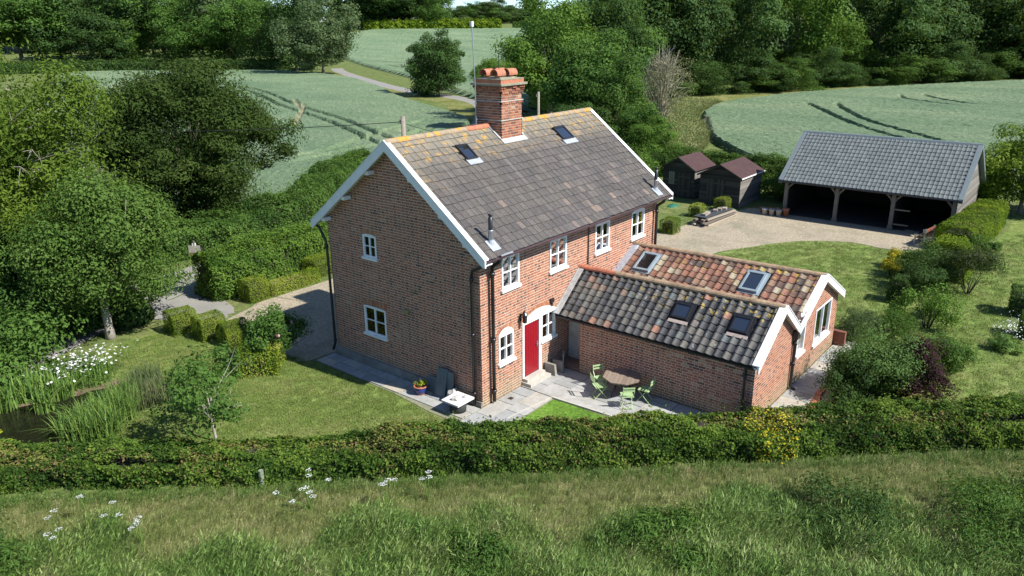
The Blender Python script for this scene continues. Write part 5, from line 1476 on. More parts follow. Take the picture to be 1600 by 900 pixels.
MG = 'trees and bushes behind the chimney'
for (x, y, rx, rz, zt, mt, v, lab) in [
    (63.9, 43.7, 5.6, 5.6, 13.4, L_bright, 0, 'bright yellow-green tree just right of the chimney top'),
    (54.6, 31.2, 5.6, 4.9, 9.9, L_mid, 1, 'broad mid-green tree behind the roof ridge'),
    (85.4, 48.8, 7.5, 8, 16.5, L_mid, 2, 'tall green tree behind the bright tree'),
    (51.5, 26.5, 3.9, 3.6, 7.2, L_mid, 3, 'green tree above the right end of the roof ridge'),
    (57, 32.5, 4.4, 4.2, 9.6, L_mid, 0, 'green tree between the broad tree and the pale bare shrub'),
    (44.2, 26.5, 2.7, 2.3, 4.8, L_dark, 1, 'dark bush just behind the roof right of the chimney'),
    (47.6, 21.5, 2.8, 2.5, 4.8, L_mid, 2, 'rounded bush beyond the white verge of the roof'),
    (44.5, 18.9, 2.3, 1.7, 3.3, L_bright, 3, 'low bright bush where the grass margin begins'),
    (51.7, 42.7, 2.6, 2.0, 8.3, L_bright, 1, 'slender open tree left of the bright tree, above the chimney pots'),
    (80, 45, 6.0, 6.5, 14.5, L_dark, 0, 'dark tree behind the pale bare shrub'),
    (73, 50, 5.5, 5.5, 12, L_mid, 3, 'tree half hidden behind the bright tree'),
    (40.5, 21.0, 2.0, 1.5, 3.0, L_mid, 0, 'low bush at the left end of the scruffy rear hedge')]:
    far_tree('field_tree', lab, x, y, rx, rz, zt, mt, v, MG)
r = np.random.default_rng(77); m = MB()
for i in range(110):
    a = r.uniform(0, 6.28); k = r.uniform(.15, 1); e = np.array([3.2 * k * math.cos(a), 3.2 * k * math.sin(a), 8.8 - 4.2 * k * k + r.normal(0, .7)])
    m.tube([(r.normal(0, .25), r.normal(0, .25), 0), e * (.45, .45, .55) + r.normal(0, .25, 3), e], [.055, .04, .012], 4)
    for q in range(4): b = e * (.75, .75, .85) + r.normal(0, .3, 3); m.tube([b, b + r.normal(0, .7, 3) + (0, 0, .7)], [.03, .01], 3)
t = E('bare_willow', 'pale half bare shrub with upright twigs at the field corner', 'shrub', (68.3, 30.4, 0)); m.build('twigs', simple('pale_twigs', (.40, .36, .25), .9, .2, 5, 0), t)
P, Nn, T = crown_pts(r, (3.3, 3.3, 4.2), 60, 2600, .2, -.9, .4); P[:, 2] += 4.6; put('foliage', leafmesh('foliage', P, Nn, .26, L_straw, T, .4, r=r), t)

RG = 'trees along the far side of the right field'
for (x, y, rx, rz, zt, mt, v, lab) in [
    (105, 60, 9.5, 9.5, 20, L_dark, 0, 'dark tree at the left end of the right field tree line'),
    (113, 52, 9, 9.5, 20, L_dark, 1, 'dark tree above the sheds in the tree line'),
    (126, 50, 9, 9.5, 21, L_dark, 2, 'dark tree left of the pale willow in the tree line'),
    (140, 50.5, 9, 9.5, 20.5, L_grey, 3, 'pale grey-green willow in the right tree line'),
    (146, 41.5, 9.3, 9.5, 20.5, L_bright, 0, 'bright green oak in the right tree line'),
    (151, 34, 5.5, 5, 12, L_bright, 1, 'low bright bough standing out below the bright oak'),
    (163, 31, 10, 9.5, 20, L_dark, 2, 'dark blue-green oak right of the bright oak'),
    (170, 24, 9, 8.5, 18, L_dark, 1, 'dark oak with sky gaps at its top'),
    (184, 19, 11, 11, 23, L_dark, 3, 'dark tree second from the right edge'),
    (191, 8, 11, 11, 23, L_dark, 0, 'dark tree at the right edge of the tree line'),
    (200, -4, 11, 11, 23, L_dark, 1, 'dark tree cut by the right frame edge'),
    (160, 52, 10, 11, 23, L_mid, 2, 'tall tree behind the willow in the right tree line')]:
    far_tree('hedgerow_tree', lab, x, y, rx, rz, zt, mt, v, RG)
for (x, y) in [(176, 80), (196, 71), (212, 59), (250, 32), (264, 18)]:
    far_tree('hedgerow_tree', 'tree showing only its top behind the right tree line', x, y, 12, 12, 22, L_dark, 2, RG)
for i, (x, y) in enumerate([(104, 49), (113, 43), (121, 39.5), (130, 37), (139, 34), (147, 28.5), (155, 22.5), (163, 18), (172, 13), (180, 9), (96, 50), (188, 3)]):
    far_tree('undergrowth_bush', 'dark undergrowth bush at the foot of the right tree line', x + (i * 7 % 5 - 2), y + (i * 3 % 4), 5.0 + (i * 5 % 4) * .7, 2.0 + (i * 7 % 5) * .45, 3.6 + (i * 7 % 5) * .9, L_dark if i % 3 else L_mid, i % 4, 'undergrowth along the right tree line', 'bush')

# ------------------------------------------------------------------ garage
gx, gy, gl, gd, ge, gr = 32.55, 2.0, 10.0, 7.0, 2.6, 5.05
gar = E('open_garage', 'open-fronted timber garage with grey tiled roof and three dark bays', 'garage', (gx, gy, 0))
ov = .35; sl_ = (gr - ge) / (gd / 2)
a0, a1 = (gd / 2, .25, gr), (gd / 2, -gl - .25, gr); b0, b1 = (-ov, .25, ge - sl_ * ov), (-ov, -gl - .25, ge - sl_ * ov); c0, c1 = (gd + ov, .25, ge - sl_ * ov), (gd + ov, -gl - .25, ge - sl_ * ov)
def gdeck(A0, A1, B0, B1):
    A0, A1, B0, B1 = (np.array(p, float) for p in (A0, A1, B0, B1)); n = np.cross(A1 - A0, B0 - A0); n /= np.linalg.norm(n); n = n if n[2] > 0 else -n
    m = MB(); m.prism([A0 - n * .02, A1 - n * .02, B1 - n * .02, B0 - n * .02], -n * .06); return m.build('roof_slope', M_darkroom, gar)
gs = gdeck(a0, a1, b0, b1); gs2 = gdeck(a0, a1, c0, c1)
CAM_ = CAM; CAM = CAM - np.array([gx, gy, 0])
tile_roof(gs, 'roof_tile', a0, a1, b0, b1, 42, 14, GPAN, M_gtilep, M_gtile, [], 300, thick=.02, jit=.002, drop=.03)
tile_roof(gs2, 'rear_roof_tile', a0, a1, c0, c1, 42, 14, GPAN, M_gtilep, M_gtile, [], 0, thick=.02, jit=.002)
CAM = CAM_
m = MB(); V = []
for y in (.3, -gl - .3):
    V += [(gd / 2 - .16, y, gr - .09), (gd / 2 - .08, y, gr + .05), (gd / 2, y, gr + .09), (gd / 2 + .08, y, gr + .05), (gd / 2 + .16, y, gr - .09)]
m.add(V, [(j, j + 1, 6 + j, 5 + j) for j in range(4)] + [(0, 1, 2, 3, 4), (9, 8, 7, 6, 5)]); m.build('ridge_capping', M_gtrim, gar)
for y in (.29, -gl - .29):
    for (A, B) in ((a0, b0), (a0, c0)):
        m = MB(); e = .10 if y > 0 else -.10
        m.prism([(A[0], y - e * 2.4, A[2] + .075), (B[0], y - e * 2.4, B[2] + .075), (B[0], y - e * 2.4, B[2] - .17), (A[0], y - e * 2.4, A[2] - .17)], (0, e * 2.6, 0)); m.build('verge_trim', M_gtrim, gar)
m = MB(); m.box((.32, -gl + .06, 0), (gd - .07, -.03, .03)); m.build('floor', simple('garage_floor', (.045, .042, .038), .9, .3, 4, .2), gar)  # near-black floor sheet, deep shade of the open bays put into its colour
# posts, braces, plate
py = [-.12, -3.32, -6.62, -9.88]
for i, y in enumerate(py):
    m = MB(); m.box((.05, y - .11, .25), (.25, y + .11, 2.38)); o = m.build('post', M_oak, gar)
    q = MB(); q.box((.02, y - .15, 0), (.28, y + .15, .25)); q.build('post_base', M_oak, o)
    for s_ in (-1, 1):
        if (i == 0 and s_ == 1) or (i == 3 and s_ == -1): continue
        q = MB(); P0 = np.array([.15, y, 1.62]); P1 = np.array([.15, y + s_ * .78, 2.37]); mid = (P0 + P1) / 2 + np.array([0, -s_ * .13, .10]) * -1 + np.array([0, 0, .0])
        ctr = [P0, P0 * .7 + P1 * .3 + np.array([0, -s_ * .07, .07]), P0 * .35 + P1 * .65 + np.array([0, -s_ * .08, .08]), P1]
        for u_, v_ in zip(ctr[:-1], ctr[1:]): q.bar(u_, v_ + (v_ - u_) * .06, .11, .12, (1, 0, 0))
        q.build('brace', M_oak, gar)
m = MB(); m.box((.05, -gl, 2.38), (.27, .02, 2.60)); m.build('wall_plate', M_oak, gar)
m = MB(); m.tube([(-ov - .06, .3, ge - sl_ * ov - .05), (-ov - .06, -gl - .3, ge - sl_ * ov - .05)], .055, 8); m.build('gutter', M_black, gar)
# walls: far side, back, near gable in boards
m = MB(); m.box((.3, -.02, 0), (gd, .06, ge)); m.prism([(.3, -.02, ge), (gd, -.02, ge), (gd / 2, -.02, gr - .15)], (0, .08, 0)); m.build('side_wall', M_shed, gar)
m = MB(); m.box((gd - .06, -gl, 0), (gd, 0, ge)); m.build('back_wall', M_shed, gar)
m = MB(); m.box((.3, -gl + .0, 0), (gd - .07, -gl + .05, ge)); m.prism([(.3, -gl, ge), (gd - .07, -gl, ge), (gd / 2, -gl, gr - .15)], (0, .05, 0)); gw = m.build('gable_wall', M_shed, gar)
zz = .1
while zz < gr - .25:
    x0, x1 = (.02, gd) if zz < ge - .05 else ((zz - ge) / sl_ + .1, gd - (zz - ge) / sl_ - .1)
    m = MB(); m.prism([(x0, -gl - .045, zz), (x1, -gl - .045, zz), (x1, -gl - .015, zz + .20), (x0, -gl - .015, zz + .20)], (0, .012, 0)); m.build('weatherboard', M_shedg, gw)
    zz += .185
m = MB(); m.box((gd / 2 - .18, -gl - .06, gr - 1.0), (gd / 2 + .18, -gl - .03, gr - .45)); m.build('louvre', M_oak, gw)
# ladder-like rails and inner partition
m = MB(); m.box((.4, -6.66, 0), (gd - .1, -6.58, 2.3)); m.build('partition', M_shed, gar)
m = MB(); m.box((.1, -7.6, 1.25), (.16, -6.7, 1.33)); m.box((.1, -7.6, .35), (.16, -6.7, .43)); m.build('rail', M_oak, gar)
# terracotta pots by the first post
for i, (x, y, s_, mt, lab) in enumerate([(31.9, 2.9, 1, M_rock, 'pale pot leftmost in the row by the garage post'), (31.95, 2.45, 1, M_rock, 'pale pot second in the row by the garage post'), (32.0, 2.0, 1, M_rock, 'pale pot nearest the garage post'), (32.4, 2.75, .9, M_terra, 'terracotta pot behind the pale pots'), (32.45, 2.3, 1.0, M_terra, 'terracotta pot between pale pots and post'), (32.3, 1.65, 1.2, M_terra, 'tall terracotta pot against the garage post'), (32.5, 3.3, .8, M_terra, 'small terracotta pot at the shaded end of the row')]):
    m = MB(); m.lathe([(0, 0), (.13, 0), (.18, .34), (.2, .34), (.2, .40), (.17, .40), (.15, .34), (0, .33)], n=12); o = m.build('plant_pot', mt, None, True); o.location = (x, y, .012); o.scale = (s_, s_, s_ * 1.05)
    prop(o, lab, 'pot', 'pots by the garage post')
m = MB(); m.bar((32.9, -5.5, .06), (32.7, -6.3, .06), .3, .1); o = m.build('log', M_oak); prop(o, 'short timber baulk lying at the front of the middle garage bay', 'timber')
# bench at the end of the drive
bn = E('garden_bench', 'reddish wooden bench seen end-on by the yellow-green hedge', 'bench', (30.6, -6.9, 0), rz=R(-8))
for k in range(4): m = MB(); m.box((-.68, -.22 + k * .12, .42), (.68, -.12 + k * .12, .45)); m.build('seat_slat', M_bench, bn)
for k in range(3): m = MB(); m.box((-.68, -.30, .58 + k * .14), (.68, -.27, .68 + k * .14)); m.build('back_slat', M_bench, bn)
for s_ in (-1, 1):
    m = MB(); m.box((s_ * .66 - .04, -.32, 0), (s_ * .66 + .04, -.24, 1.0)); m.box((s_ * .66 - .04, .2, 0), (s_ * .66 + .04, .26, .62)); m.box((s_ * .66 - .04, -.3, .58), (s_ * .66 + .04, .28, .63)); m.build('bench_end', M_steel, bn)


# ------------------------------------------------------------------ sheds
def shed(label, x, y, wd, dp, eave, apex, roofw, door_side, window_):
    """front gable faces -x at x; width along y (y..y+wd), ridge along x"""
    t = E('garden_shed', label, 'shed', (x, y, 0))
    m = MB(); m.prism([(0.02, 0.02, 0), (0.02, wd - .02, 0), (0.02, wd - .02, eave), (0.02, wd / 2, apex - .03), (0.02, .02, eave)], (dp - .04, 0, 0)); body = m.build('body', M_shedf, t)
    zz = 0.03
    while zz < apex - .15:
        k = max(0, (zz + .1 - eave) / (apex - eave)); y0, y1 = wd / 2 * k, wd - wd / 2 * k
        m = MB(); m.prism([(-.018, y0, zz), (-.018, y1, zz), (-.003, y1, zz + .15), (-.003, y0, zz + .15)], (.012, 0, 0)); m.build('board', M_shedf, body)
        if zz < eave - .12:
            m = MB(); m.prism([(0, -.018, zz), (dp, -.018, zz), (dp, -.003, zz + .15), (0, -.003, zz + .15)], (0, .012, 0)); m.build('board', M_shedg, body)
        zz += .145
    d0 = wd * door_side[0]; dw = door_side[1]
    nb = int(dw / .13)
    for i in range(nb):
        m = MB(); m.box((-.045, d0 + i * dw / nb + .004, .06), (-.02, d0 + (i + 1) * dw / nb - .004, 1.85)); m.build('door_board', M_shedf, t)
    m = MB(); m.box((-.055, d0, .5), (-.044, d0 + dw, .6)); m.box((-.055, d0, 1.5), (-.044, d0 + dw, 1.6)); m.build('door_ledge', M_shedf, t)
    for s_ in (0, 1):
        ya, yb = (wd / 2, -.16) if s_ == 0 else (wd / 2, wd + .16); ze = eave - (apex - eave) / (wd / 2) * .16
        m = MB(); m.prism([(-.2, ya, apex + .03), (dp + .15, ya, apex + .03), (dp + .15, yb, ze + .03), (-.2, yb, ze + .03)], (0, 0, .035)); m.build('roof_felt', M_felt, t)
        m = MB(); m.prism([(-.215, ya, apex + .05), (-.215, yb, ze + .05), (-.215, yb, ze - .07), (-.215, ya, apex - .07)], (.03, 0, 0)); m.build('bargeboard', M_shedf, t)
        if roofw and s_ == 0: m = MB(); m.box((-.2, yb - .025, ze - .03), (dp + .15, yb, ze + .06)); m.build('eave_trim', M_white, t)
    if window_:
        m = MB(); m.box((-.05, window_[0], window_[2]), (-.02, window_[1], window_[3])); o = m.build('window', M_shedg, t)
        g = MB(); g.box((-.056, window_[0] + .05, window_[2] + .05), (-.05, window_[1] - .05, window_[3] - .05)); g.build('pane', M_gshed, o)
    return t


M_gshed = simple('dusty_glass', (.10, .11, .10), .15, .3, 4, .02, spec=.5)
shed('dark timber shed with pinkish felt roof and white eave trim, nearer the garage', 32.6, 5.0, 2.95, 3.7, 2.12, 2.85, True, (.36, 1.35), None)
shed('dark timber shed with a window and felt roof, half hidden behind the other shed', 33.4, 8.75, 2.5, 3.0, 2.12, 2.9, False, (.12, .95), (1.55, 2.0, .95, 1.85))
# planks stack
pk = E('plank_stack', 'stack of old planks and a dark sheet weighed down beside the gravel', 'planks', (28.5, 4.9, 0), rz=R(-5))
for i in range(11):
    lay = i // 4; m = MB(); ln = rng.uniform(3.2, 4.2); m.box((-ln / 2, -.10, 0), (ln / 2, .10, .09)); o = m.build('plank', M_plankw, pk)
    o.location = (rng.normal(0, .15), -.42 + (i % 4) * .26 + rng.normal(0, .02), .03 + lay * .17); o.rotation_euler = (rng.normal(0, .05), rng.normal(0, .01), rng.normal(0, .03))
m = MB(); m.box((-1.75, -.42, .52), (1.65, .48, .56)); m.build('cover_sheet', M_sheet, pk)
for i, (x, y, rz) in enumerate([(-1.2, 0, .1), (-.75, .1, .2), (.2, .05, .4), (.75, .05, .3), (1.1, -.1, .35)]):
    m = MB(); m.box((-.22, -.14, 0), (.22, .14, .12)); o = m.build('offcut', M_plankw, pk); o.location = (x, y, .562); o.rotation_euler = (0, 0, rz)
r = np.random.default_rng(4); m = MB(); m.lathe([(.55, 0), (.42, .10), (.3, .14), (.18, .2), (0, .22)], n=11); o = m.build('green_tarp', M_tarp); o.location = (30.6, 8.9, .007); o.scale = (1, .7, .8); prop(o, 'crumpled green tarpaulin on the grass before the far shed', 'tarpaulin')

# ------------------------------------------------------------------ furniture on the patio
tb = E('garden_table', 'octagonal wooden table on dark legs on the patio', 'table', (3.62, -3.16, .03), rz=R(20))
Rt = .62
for i in range(9):
    a, b = -Rt + i * 2 * Rt / 9, -Rt + (i + 1) * 2 * Rt / 9
    oc = [(Rt * 1.0 * math.cos(R(22.5 + 45 * k)) / math.cos(R(22.5)), Rt * math.sin(R(22.5 + 45 * k)) / math.cos(R(22.5))) for k in range(8)]
    q = clip_poly(clip_poly(oc, 0, -1, -(a + .004)), 0, 1, b - .004)
    if len(q) > 2: m = MB(); m.prism([(x, y, .68) for x, y in q], (0, 0, .028)); m.build('top_board', M_wood, tb)
m = MB(); m.prism([(x * .9, y * .9, .62) for x, y in oc], (0, 0, .058)); m.build('apron', M_wood, tb)
for k in range(4):
    a = R(45 + 90 * k); m = MB(); m.tube([(.42 * math.cos(a), .42 * math.sin(a), 0), (.2 * math.cos(a), .2 * math.sin(a), .62)], .028, 6); m.build('leg', M_black, tb)


def chair(label, x, y, rz, src=None):
    if src is None:
        t = E('bistro_chair', label, 'chair', (x, y, .035), 'green folding chairs round the table', rz)
        for k in range(6): m = MB(); m.box((-.20 + k * .068, -.20, .44), (-.20 + k * .068 + .05, .20, .458)); m.build('seat_slat', M_green, t)
        for k in range(2): m = MB(); m.box((-.272 - k * .01, -.19, .68 + k * .10), (-.258 - k * .01, .19, .735 + k * .10)); m.build('back_slat', M_green, t)
        for s_ in (-1, 1):
            m = MB(); m.bar((.22, s_ * .19, .0), (-.24, s_ * .19, .62), .018, .018); m.bar((-.24, s_ * .19, .62), (-.275, s_ * .19, .86), .018, .018); m.build('frame', M_green, t)
            m = MB(); m.bar((-.24, s_ * .16, .0), (.20, s_ * .16, .44), .018, .018); m.build('leg', M_green, t)
        m = MB(); m.bar((-.2, -.16, .06), (-.2, .16, .06), .02, .02); m.bar((.18, -.19, .06), (.18, .19, .06), .02, .02); m.build('stretcher', M_green, t)
        return t
    t = src.copy(); COL.objects.link(t); t.location = (x, y, .035); t.rotation_euler = (0, 0, rz); t['label'] = label
    for ch in src.children: c = ch.copy(); COL.objects.link(c); c.parent = t
    return t


ch0 = chair('green folding chair against the wing wall with its back to the passage', 3.52, -2.40, R(240))
chair('green folding chair nearest the door, turned towards the table', 3.0, -2.66, R(-38), ch0)
chair('green folding chair on the hedge side with its back to the viewer', 2.95, -3.76, R(42), ch0)
chair('green folding chair at the right of the table, seen side-on', 3.70, -4.02, R(95), ch0)

# trough table, slabs, pot, stones by the gable
tr = E('stone_trough', 'square white stone slab on a dark drum at the house corner', 'trough', (-.66, .50, .035))
m = MB(); m.lathe([(0, 0), (.27, 0), (.29, .2), (.26, .38), (0, .38)], n=18); m.build('drum', simple('dark_drum', (.04, .045, .045), .8, .3, 8, .3), tr, True)
m = MB(); m.box((-.40, -.37, .38), (.40, .37, .44)); m.build('slab', simple('white_slab', (.68, .65, .60), .8, .12, 6, .15), tr)


def rock(label, x, y, z, s, seed, parent=None):
    r = np.random.default_rng(seed); bm = __import__('bmesh').new(); __import__('bmesh').ops.create_icosphere(bm, subdivisions=2, radius=1)
    for v in bm.verts: v.co = Vector((v.co.x * s[0], v.co.y * s[1], v.co.z * s[2])) * (1 + .35 * (math.sin(v.co.x * 3 + seed) * math.cos(v.co.y * 4 + seed) + .5 * math.sin(v.co.z * 6)) * .6)
    me = bpy.data.meshes.new('rock'); bm.to_mesh(me); bm.free(); o = put('rock', me, parent, M_rock); o.location = (x, y, z); return prop(o, label, 'rock')


rock('lump of rough stone lying in the middle of the white slab', -.72, .50, .52, (.17, .14, .07), 1); rock('small dark stone on the slab beside the lump', -.45, .38, .50, (.07, .06, .04), 2); rock('larger grey rock behind the white slab against the slates', -.30, 1.02, .25, (.22, .2, .3), 3)
for i, (y, t_, h_, lab) in enumerate([(1.65, .22, 1.0, 'grey slate slab leaning on the gable wall, front one of the pair'), (1.38, .12, .95, 'grey slate slab leaning on the gable wall, behind the other'), (2.05, .12, .55, 'low grey slab leaning on the gable wall behind the flower pot')]):
    m = MB(); wd = .46 if i < 2 else .6; m.prism([(-t_ - .10, -wd / 2, 0), (-t_ - .10, wd / 2, 0), (-.10, wd / 2, h_), (-.10, -wd / 2, h_)], (-.035, 0, .004)); o = m.build('slate_slab', M_slate); o.location = (0, y, .04); prop(o, lab, 'slab', 'slabs leaning on the gable wall')
pt = E('flower_pot', 'blue glazed pot with yellow-green plant by the gable wall', 'pot', (-.55, 2.35, .035))
m = MB(); m.lathe([(0, 0), (.15, 0), (.16, .06)], n=18); m.build('foot', M_terra, pt, True)
m = MB(); m.lathe([(.155, .05), (.20, .10), (.235, .27), (.225, .29)], n=20); m.build('bowl', M_blue, pt, True)
m = MB(); m.lathe([(.225, .285), (.25, .29), (.25, .315), (.20, .32), (.19, .27), (0, .27)], n=20); m.build('rim', M_terra, pt, True)
r = np.random.default_rng(8); P, Nn, T = crown_pts(r, (.15, .15, .13), 14, 420, .3, -.2, .4); P += (.03, -.02, .38); put('plant', leafmesh('plant', P, Nn, .06, L_lime, T, .5, r=r), pt)
m = MB()
for i in range(4): m.tube([(.05, .02 * i, .3), (.06 + .03 * (i - 2), .03 * i, .56)], .008, 4)
m.build('stalk', L_petal, pt)
for i, (x, y, h_, lab) in enumerate([(3.45, -.28, .42, 'old stone slab on edge at the right of the doorstep'), (3.82, -.36, .42, 'dark stone block beside the passage entrance')]):
    m = MB(); m.prism([(-.05, -.25, 0), (.07, -.25, 0), (.06, -.2, h_), (-.05, -.2, h_)], (0, .45, 0)); o = m.build('stone_block', M_render); o.location = (x, y, .04); prop(o, lab, 'stone')

# ------------------------------------------------------------------ poles, wires, sign
def pole(label, x, y, h, rad):
    t = E('utility_pole', label, 'pole', (x, y, 0)); m = MB(); m.tube([(0, 0, -.2), (0, 0, h)], [rad * 1.15, rad * .85], 10); m.build('shaft', M_pole, t, True)
    m = MB(); m.bar((-.18, .12, h - .35), (.18, .12, h - .35), .06, .08); m.lathe([(.03, 0), (.05, .05), (.03, .12)], (-.1, .12, h - .30), 8); m.lathe([(.03, 0), (.05, .05), (.03, .12)], (.1, .12, h - .30), 8); m.build('bracket', M_pole, t)
    return t


pole('weathered wooden pole with wires standing behind the left end of the roof', 11.9, 15.7, 7.45, .14)
pole('plain wooden pole standing behind the roof right of the chimney', 35.7, 24.4, 6.7, .12)


def wire(label, a, b, sag):
    a, b = np.array(a), np.array(b); m = MB(); m.tube([a * (1 - t) + b * t - np.array([0, 0, sag * 4 * t * (1 - t)]) for t in np.linspace(0, 1, 13)], .018, 4); o = m.build('overhead_wire', M_wire); prop(o, label, 'wire')


wire('overhead wire running left from the weathered pole across the wheat', (11.9, 15.8, 7.15), (-6, 42, 7.0), .5)
wire('overhead wire running right from the weathered pole down towards the chimney side', (11.9, 15.7, 7.1), (30.0, 24.5, 3.8), .4)
sg = E('estate_sign', 'weathered board sign on a post beside the lane gap', 'sign', (1.05, 19.2, 0), rz=R(-50))
m = MB(); m.tube([(0, 0, 0), (0, 0, 2.35)], .045, 8); m.build('post', M_oak, sg)
m = MB(); m.box((-.28, -.05, 1.62), (.28, -.02, 2.12)); m.build('board', simple('sign_board', (.34, .33, .28), .8, .25, 5, .1), sg)
m = MB(); m.box((-.26, -.056, 1.66), (.26, -.051, 1.78)); m.build('board_band', simple('sign_brown', (.16, .09, .06), .8, .2, 8, .1), sg)
m = MB(); m.box((-.08, -.03, 2.12), (.08, .02, 2.24)); m.build('finial', M_white, sg)
m = MB(); m.tube([(-7.30, 1.72, -.1), (-7.30, 1.72, .6)], .07, 8); o = m.build('hedge_post', simple('green_post', (.20, .23, .15), .8, .2, 8, .1)); prop(o, 'short pale green post standing at the foot of the boundary hedge', 'post')

# ------------------------------------------------------------------ pond
o = sheet('pond', [(-15, 14.2), (-11.5, 13.0), (-9.3, 12.3), (-7.6, 11.7), (-6.4, 11.4), (-6.7, 10.5), (-8.2, 9.8), (-9.4, 9.2), (-10.6, 8.8), (-13, 11)], .022, M_water, 'dark garden pond at the left edge', 5, .05)
o2 = sheet('pond_bank', [(-15.4, 14.8), (-11.5, 13.5), (-9.2, 12.7), (-7.4, 12.1), (-6.0, 11.7), (-6.2, 10.3), (-8.0, 9.4), (-9.2, 8.7), (-10.6, 8.3), (-13.4, 10.6)], .014, M_soil, 'muddy bank of the pond', 5, .06)


def blades(name, label, spots, n, h, wd, mat, seed, lean=.25, cat='reeds', group=None):
    r = np.random.default_rng(seed); c0 = np.array([np.mean([s[0] for s in spots]), np.mean([s[1] for s in spots])])
    t = E(name, label, cat, (c0[0], c0[1], 0), group); V = []; F = []; T = []
    for i in range(n):
        sx, sy, sr = spots[r.integers(len(spots))]; a = r.uniform(0, 6.28); k = sr * math.sqrt(r.random())
        p = np.array([sx + k * math.cos(a) - c0[0], sy + k * math.sin(a) - c0[1], 0]); hh = h * r.uniform(.55, 1.15); d = r.uniform(0, 6.28); ln = abs(r.normal(0, lean)) * hh
        dv = np.array([math.cos(d), math.sin(d), 0]); sv = np.array([-dv[1], dv[0], 0]) * wd / 2; tt = np.clip(r.normal(.5, .22), 0, .92)
        b = len(V); q = r.uniform(.5, 1.4)
        for j, (f, wf_) in enumerate(((0, 1), (.4, .95), (.75, .7), (1, .08))):
            c = p + dv * ln * f ** 2 * q + np.array([0, 0, hh * (f - .12 * q * f ** 3 * (ln / hh) * 2)]); V += [c - sv * wf_, c + sv * wf_]
        F += [(b + 2 * j, b + 2 * j + 1, b + 2 * j + 3, b + 2 * j + 2) for j in range(3)]; T += [tt] * 3
    put('leaves', fast('leaves', V, F, mat, T), t); return t


blades('reed_bed', 'bed of tall green reeds on the near bank of the pond', [(-9.0, 8.75, .7), (-8.2, 9.1, .75), (-7.4, 9.6, .7), (-8.6, 8.4, .6), (-7.8, 8.9, .5)], 1900, .95, .03, L_reed, 101, .5)
blades('bankside_grass', 'grey-green rough grass between the reeds and the lawn', [(-6.5, 10.0, .8), (-6.1, 9.2, .7), (-6.9, 9.3, .6), (-6.0, 10.7, .5)], 1500, .75, .022, grassmat('bank_grass', [(.1, (.05, .10, .03)), (.5, (.10, .15, .05)), (.9, (.2, .2, .1))]), 102)
blades('iris_clump', 'yellow-green iris leaves standing in the pond at the left edge', [(-9.2, 12.9, .5), (-9.9, 12.7, .5), (-8.7, 12.4, .45)], 300, .95, .045, L_reed, 103, .45)
blades('iris_clump', 'iris clump growing out of the water beside the daisies', [(-8.3, 12.0, .35), (-9.1, 11.4, .3)], 170, .8, .05, L_reed, 104, .5)
blades('bank_plants', 'tangle of long stems on the far bank left of the daisies', [(-10.8, 14.0, .9), (-9.6, 13.9, .8), (-12, 14.5, .8), (-8.6, 13.8, .7), (-7.2, 12.6, .8)], 1500, .75, .03, L_reed, 105)
# daisies
dz = E('daisy_clump', 'drift of white oxeye daisies on the pond bank', 'flowers', (-7.2, 12.9, 0))
r = np.random.default_rng(106); V = []; F = []; P = []; m = MB()
for i in range(280):
    a = r.uniform(0, 6.28); k = math.sqrt(r.random()); x, y = 1.2 * k * math.cos(a) + r.normal(0, .35), .9 * k * math.sin(a) + r.normal(0, .28)
    h_ = r.uniform(.45, .95); lx, ly = x + r.normal(0, .08), y + r.normal(0, .08); m.tube([(x, y, 0), (lx, ly, h_)], [.008, .006], 3, False)
    b = len(V); tilt = r.normal(0, .3, 2); rr = r.uniform(.03, .05)
    V += [(lx, ly, h_ + .01)] + [(lx + rr * math.cos(j * .785), ly + rr * math.sin(j * .785), h_ + rr * (tilt[0] * math.cos(j * .785) + tilt[1] * math.sin(j * .785))) for j in range(8)]
    F += [(b, b + 1 + j, b + 1 + (j + 1) % 8) for j in range(8)]
m.build('stalks', L_reed, dz); put('flower_heads', fast('flower_heads', V, F, L_petal, r.random(len(F))), dz, kind='stuff')
P, Nn, T = crown_pts(r, (1.2, 1.0, .42), 50, 3000, .22, -.2, .3); P[:, 2] += .2; k = P[:, 2] > 0; put('leaves', leafmesh('leaves', P[k], Nn[k], .09, L_mid, T[k], .35, r=r), dz)
for i, (x, y, lab) in enumerate([(-10.9, 10.3, 'lily pads floating at the left edge of the pond')]):
    t = E('lily_pads', lab, 'water lily', (x, y, .03)); rr = np.random.default_rng(3)
    for k in range(9):
        m = MB(); q = rr.uniform(.08, .17); m.prism([(q * math.cos(R(20 + j * 32)), q * math.sin(R(20 + j * 32)), 0) for j in range(11)] + [(0, 0, 0)], (0, 0, .006)); o = m.build('pad', L_lime, t); o.location = (rr.normal(0, .45), rr.normal(0, .4), 0)

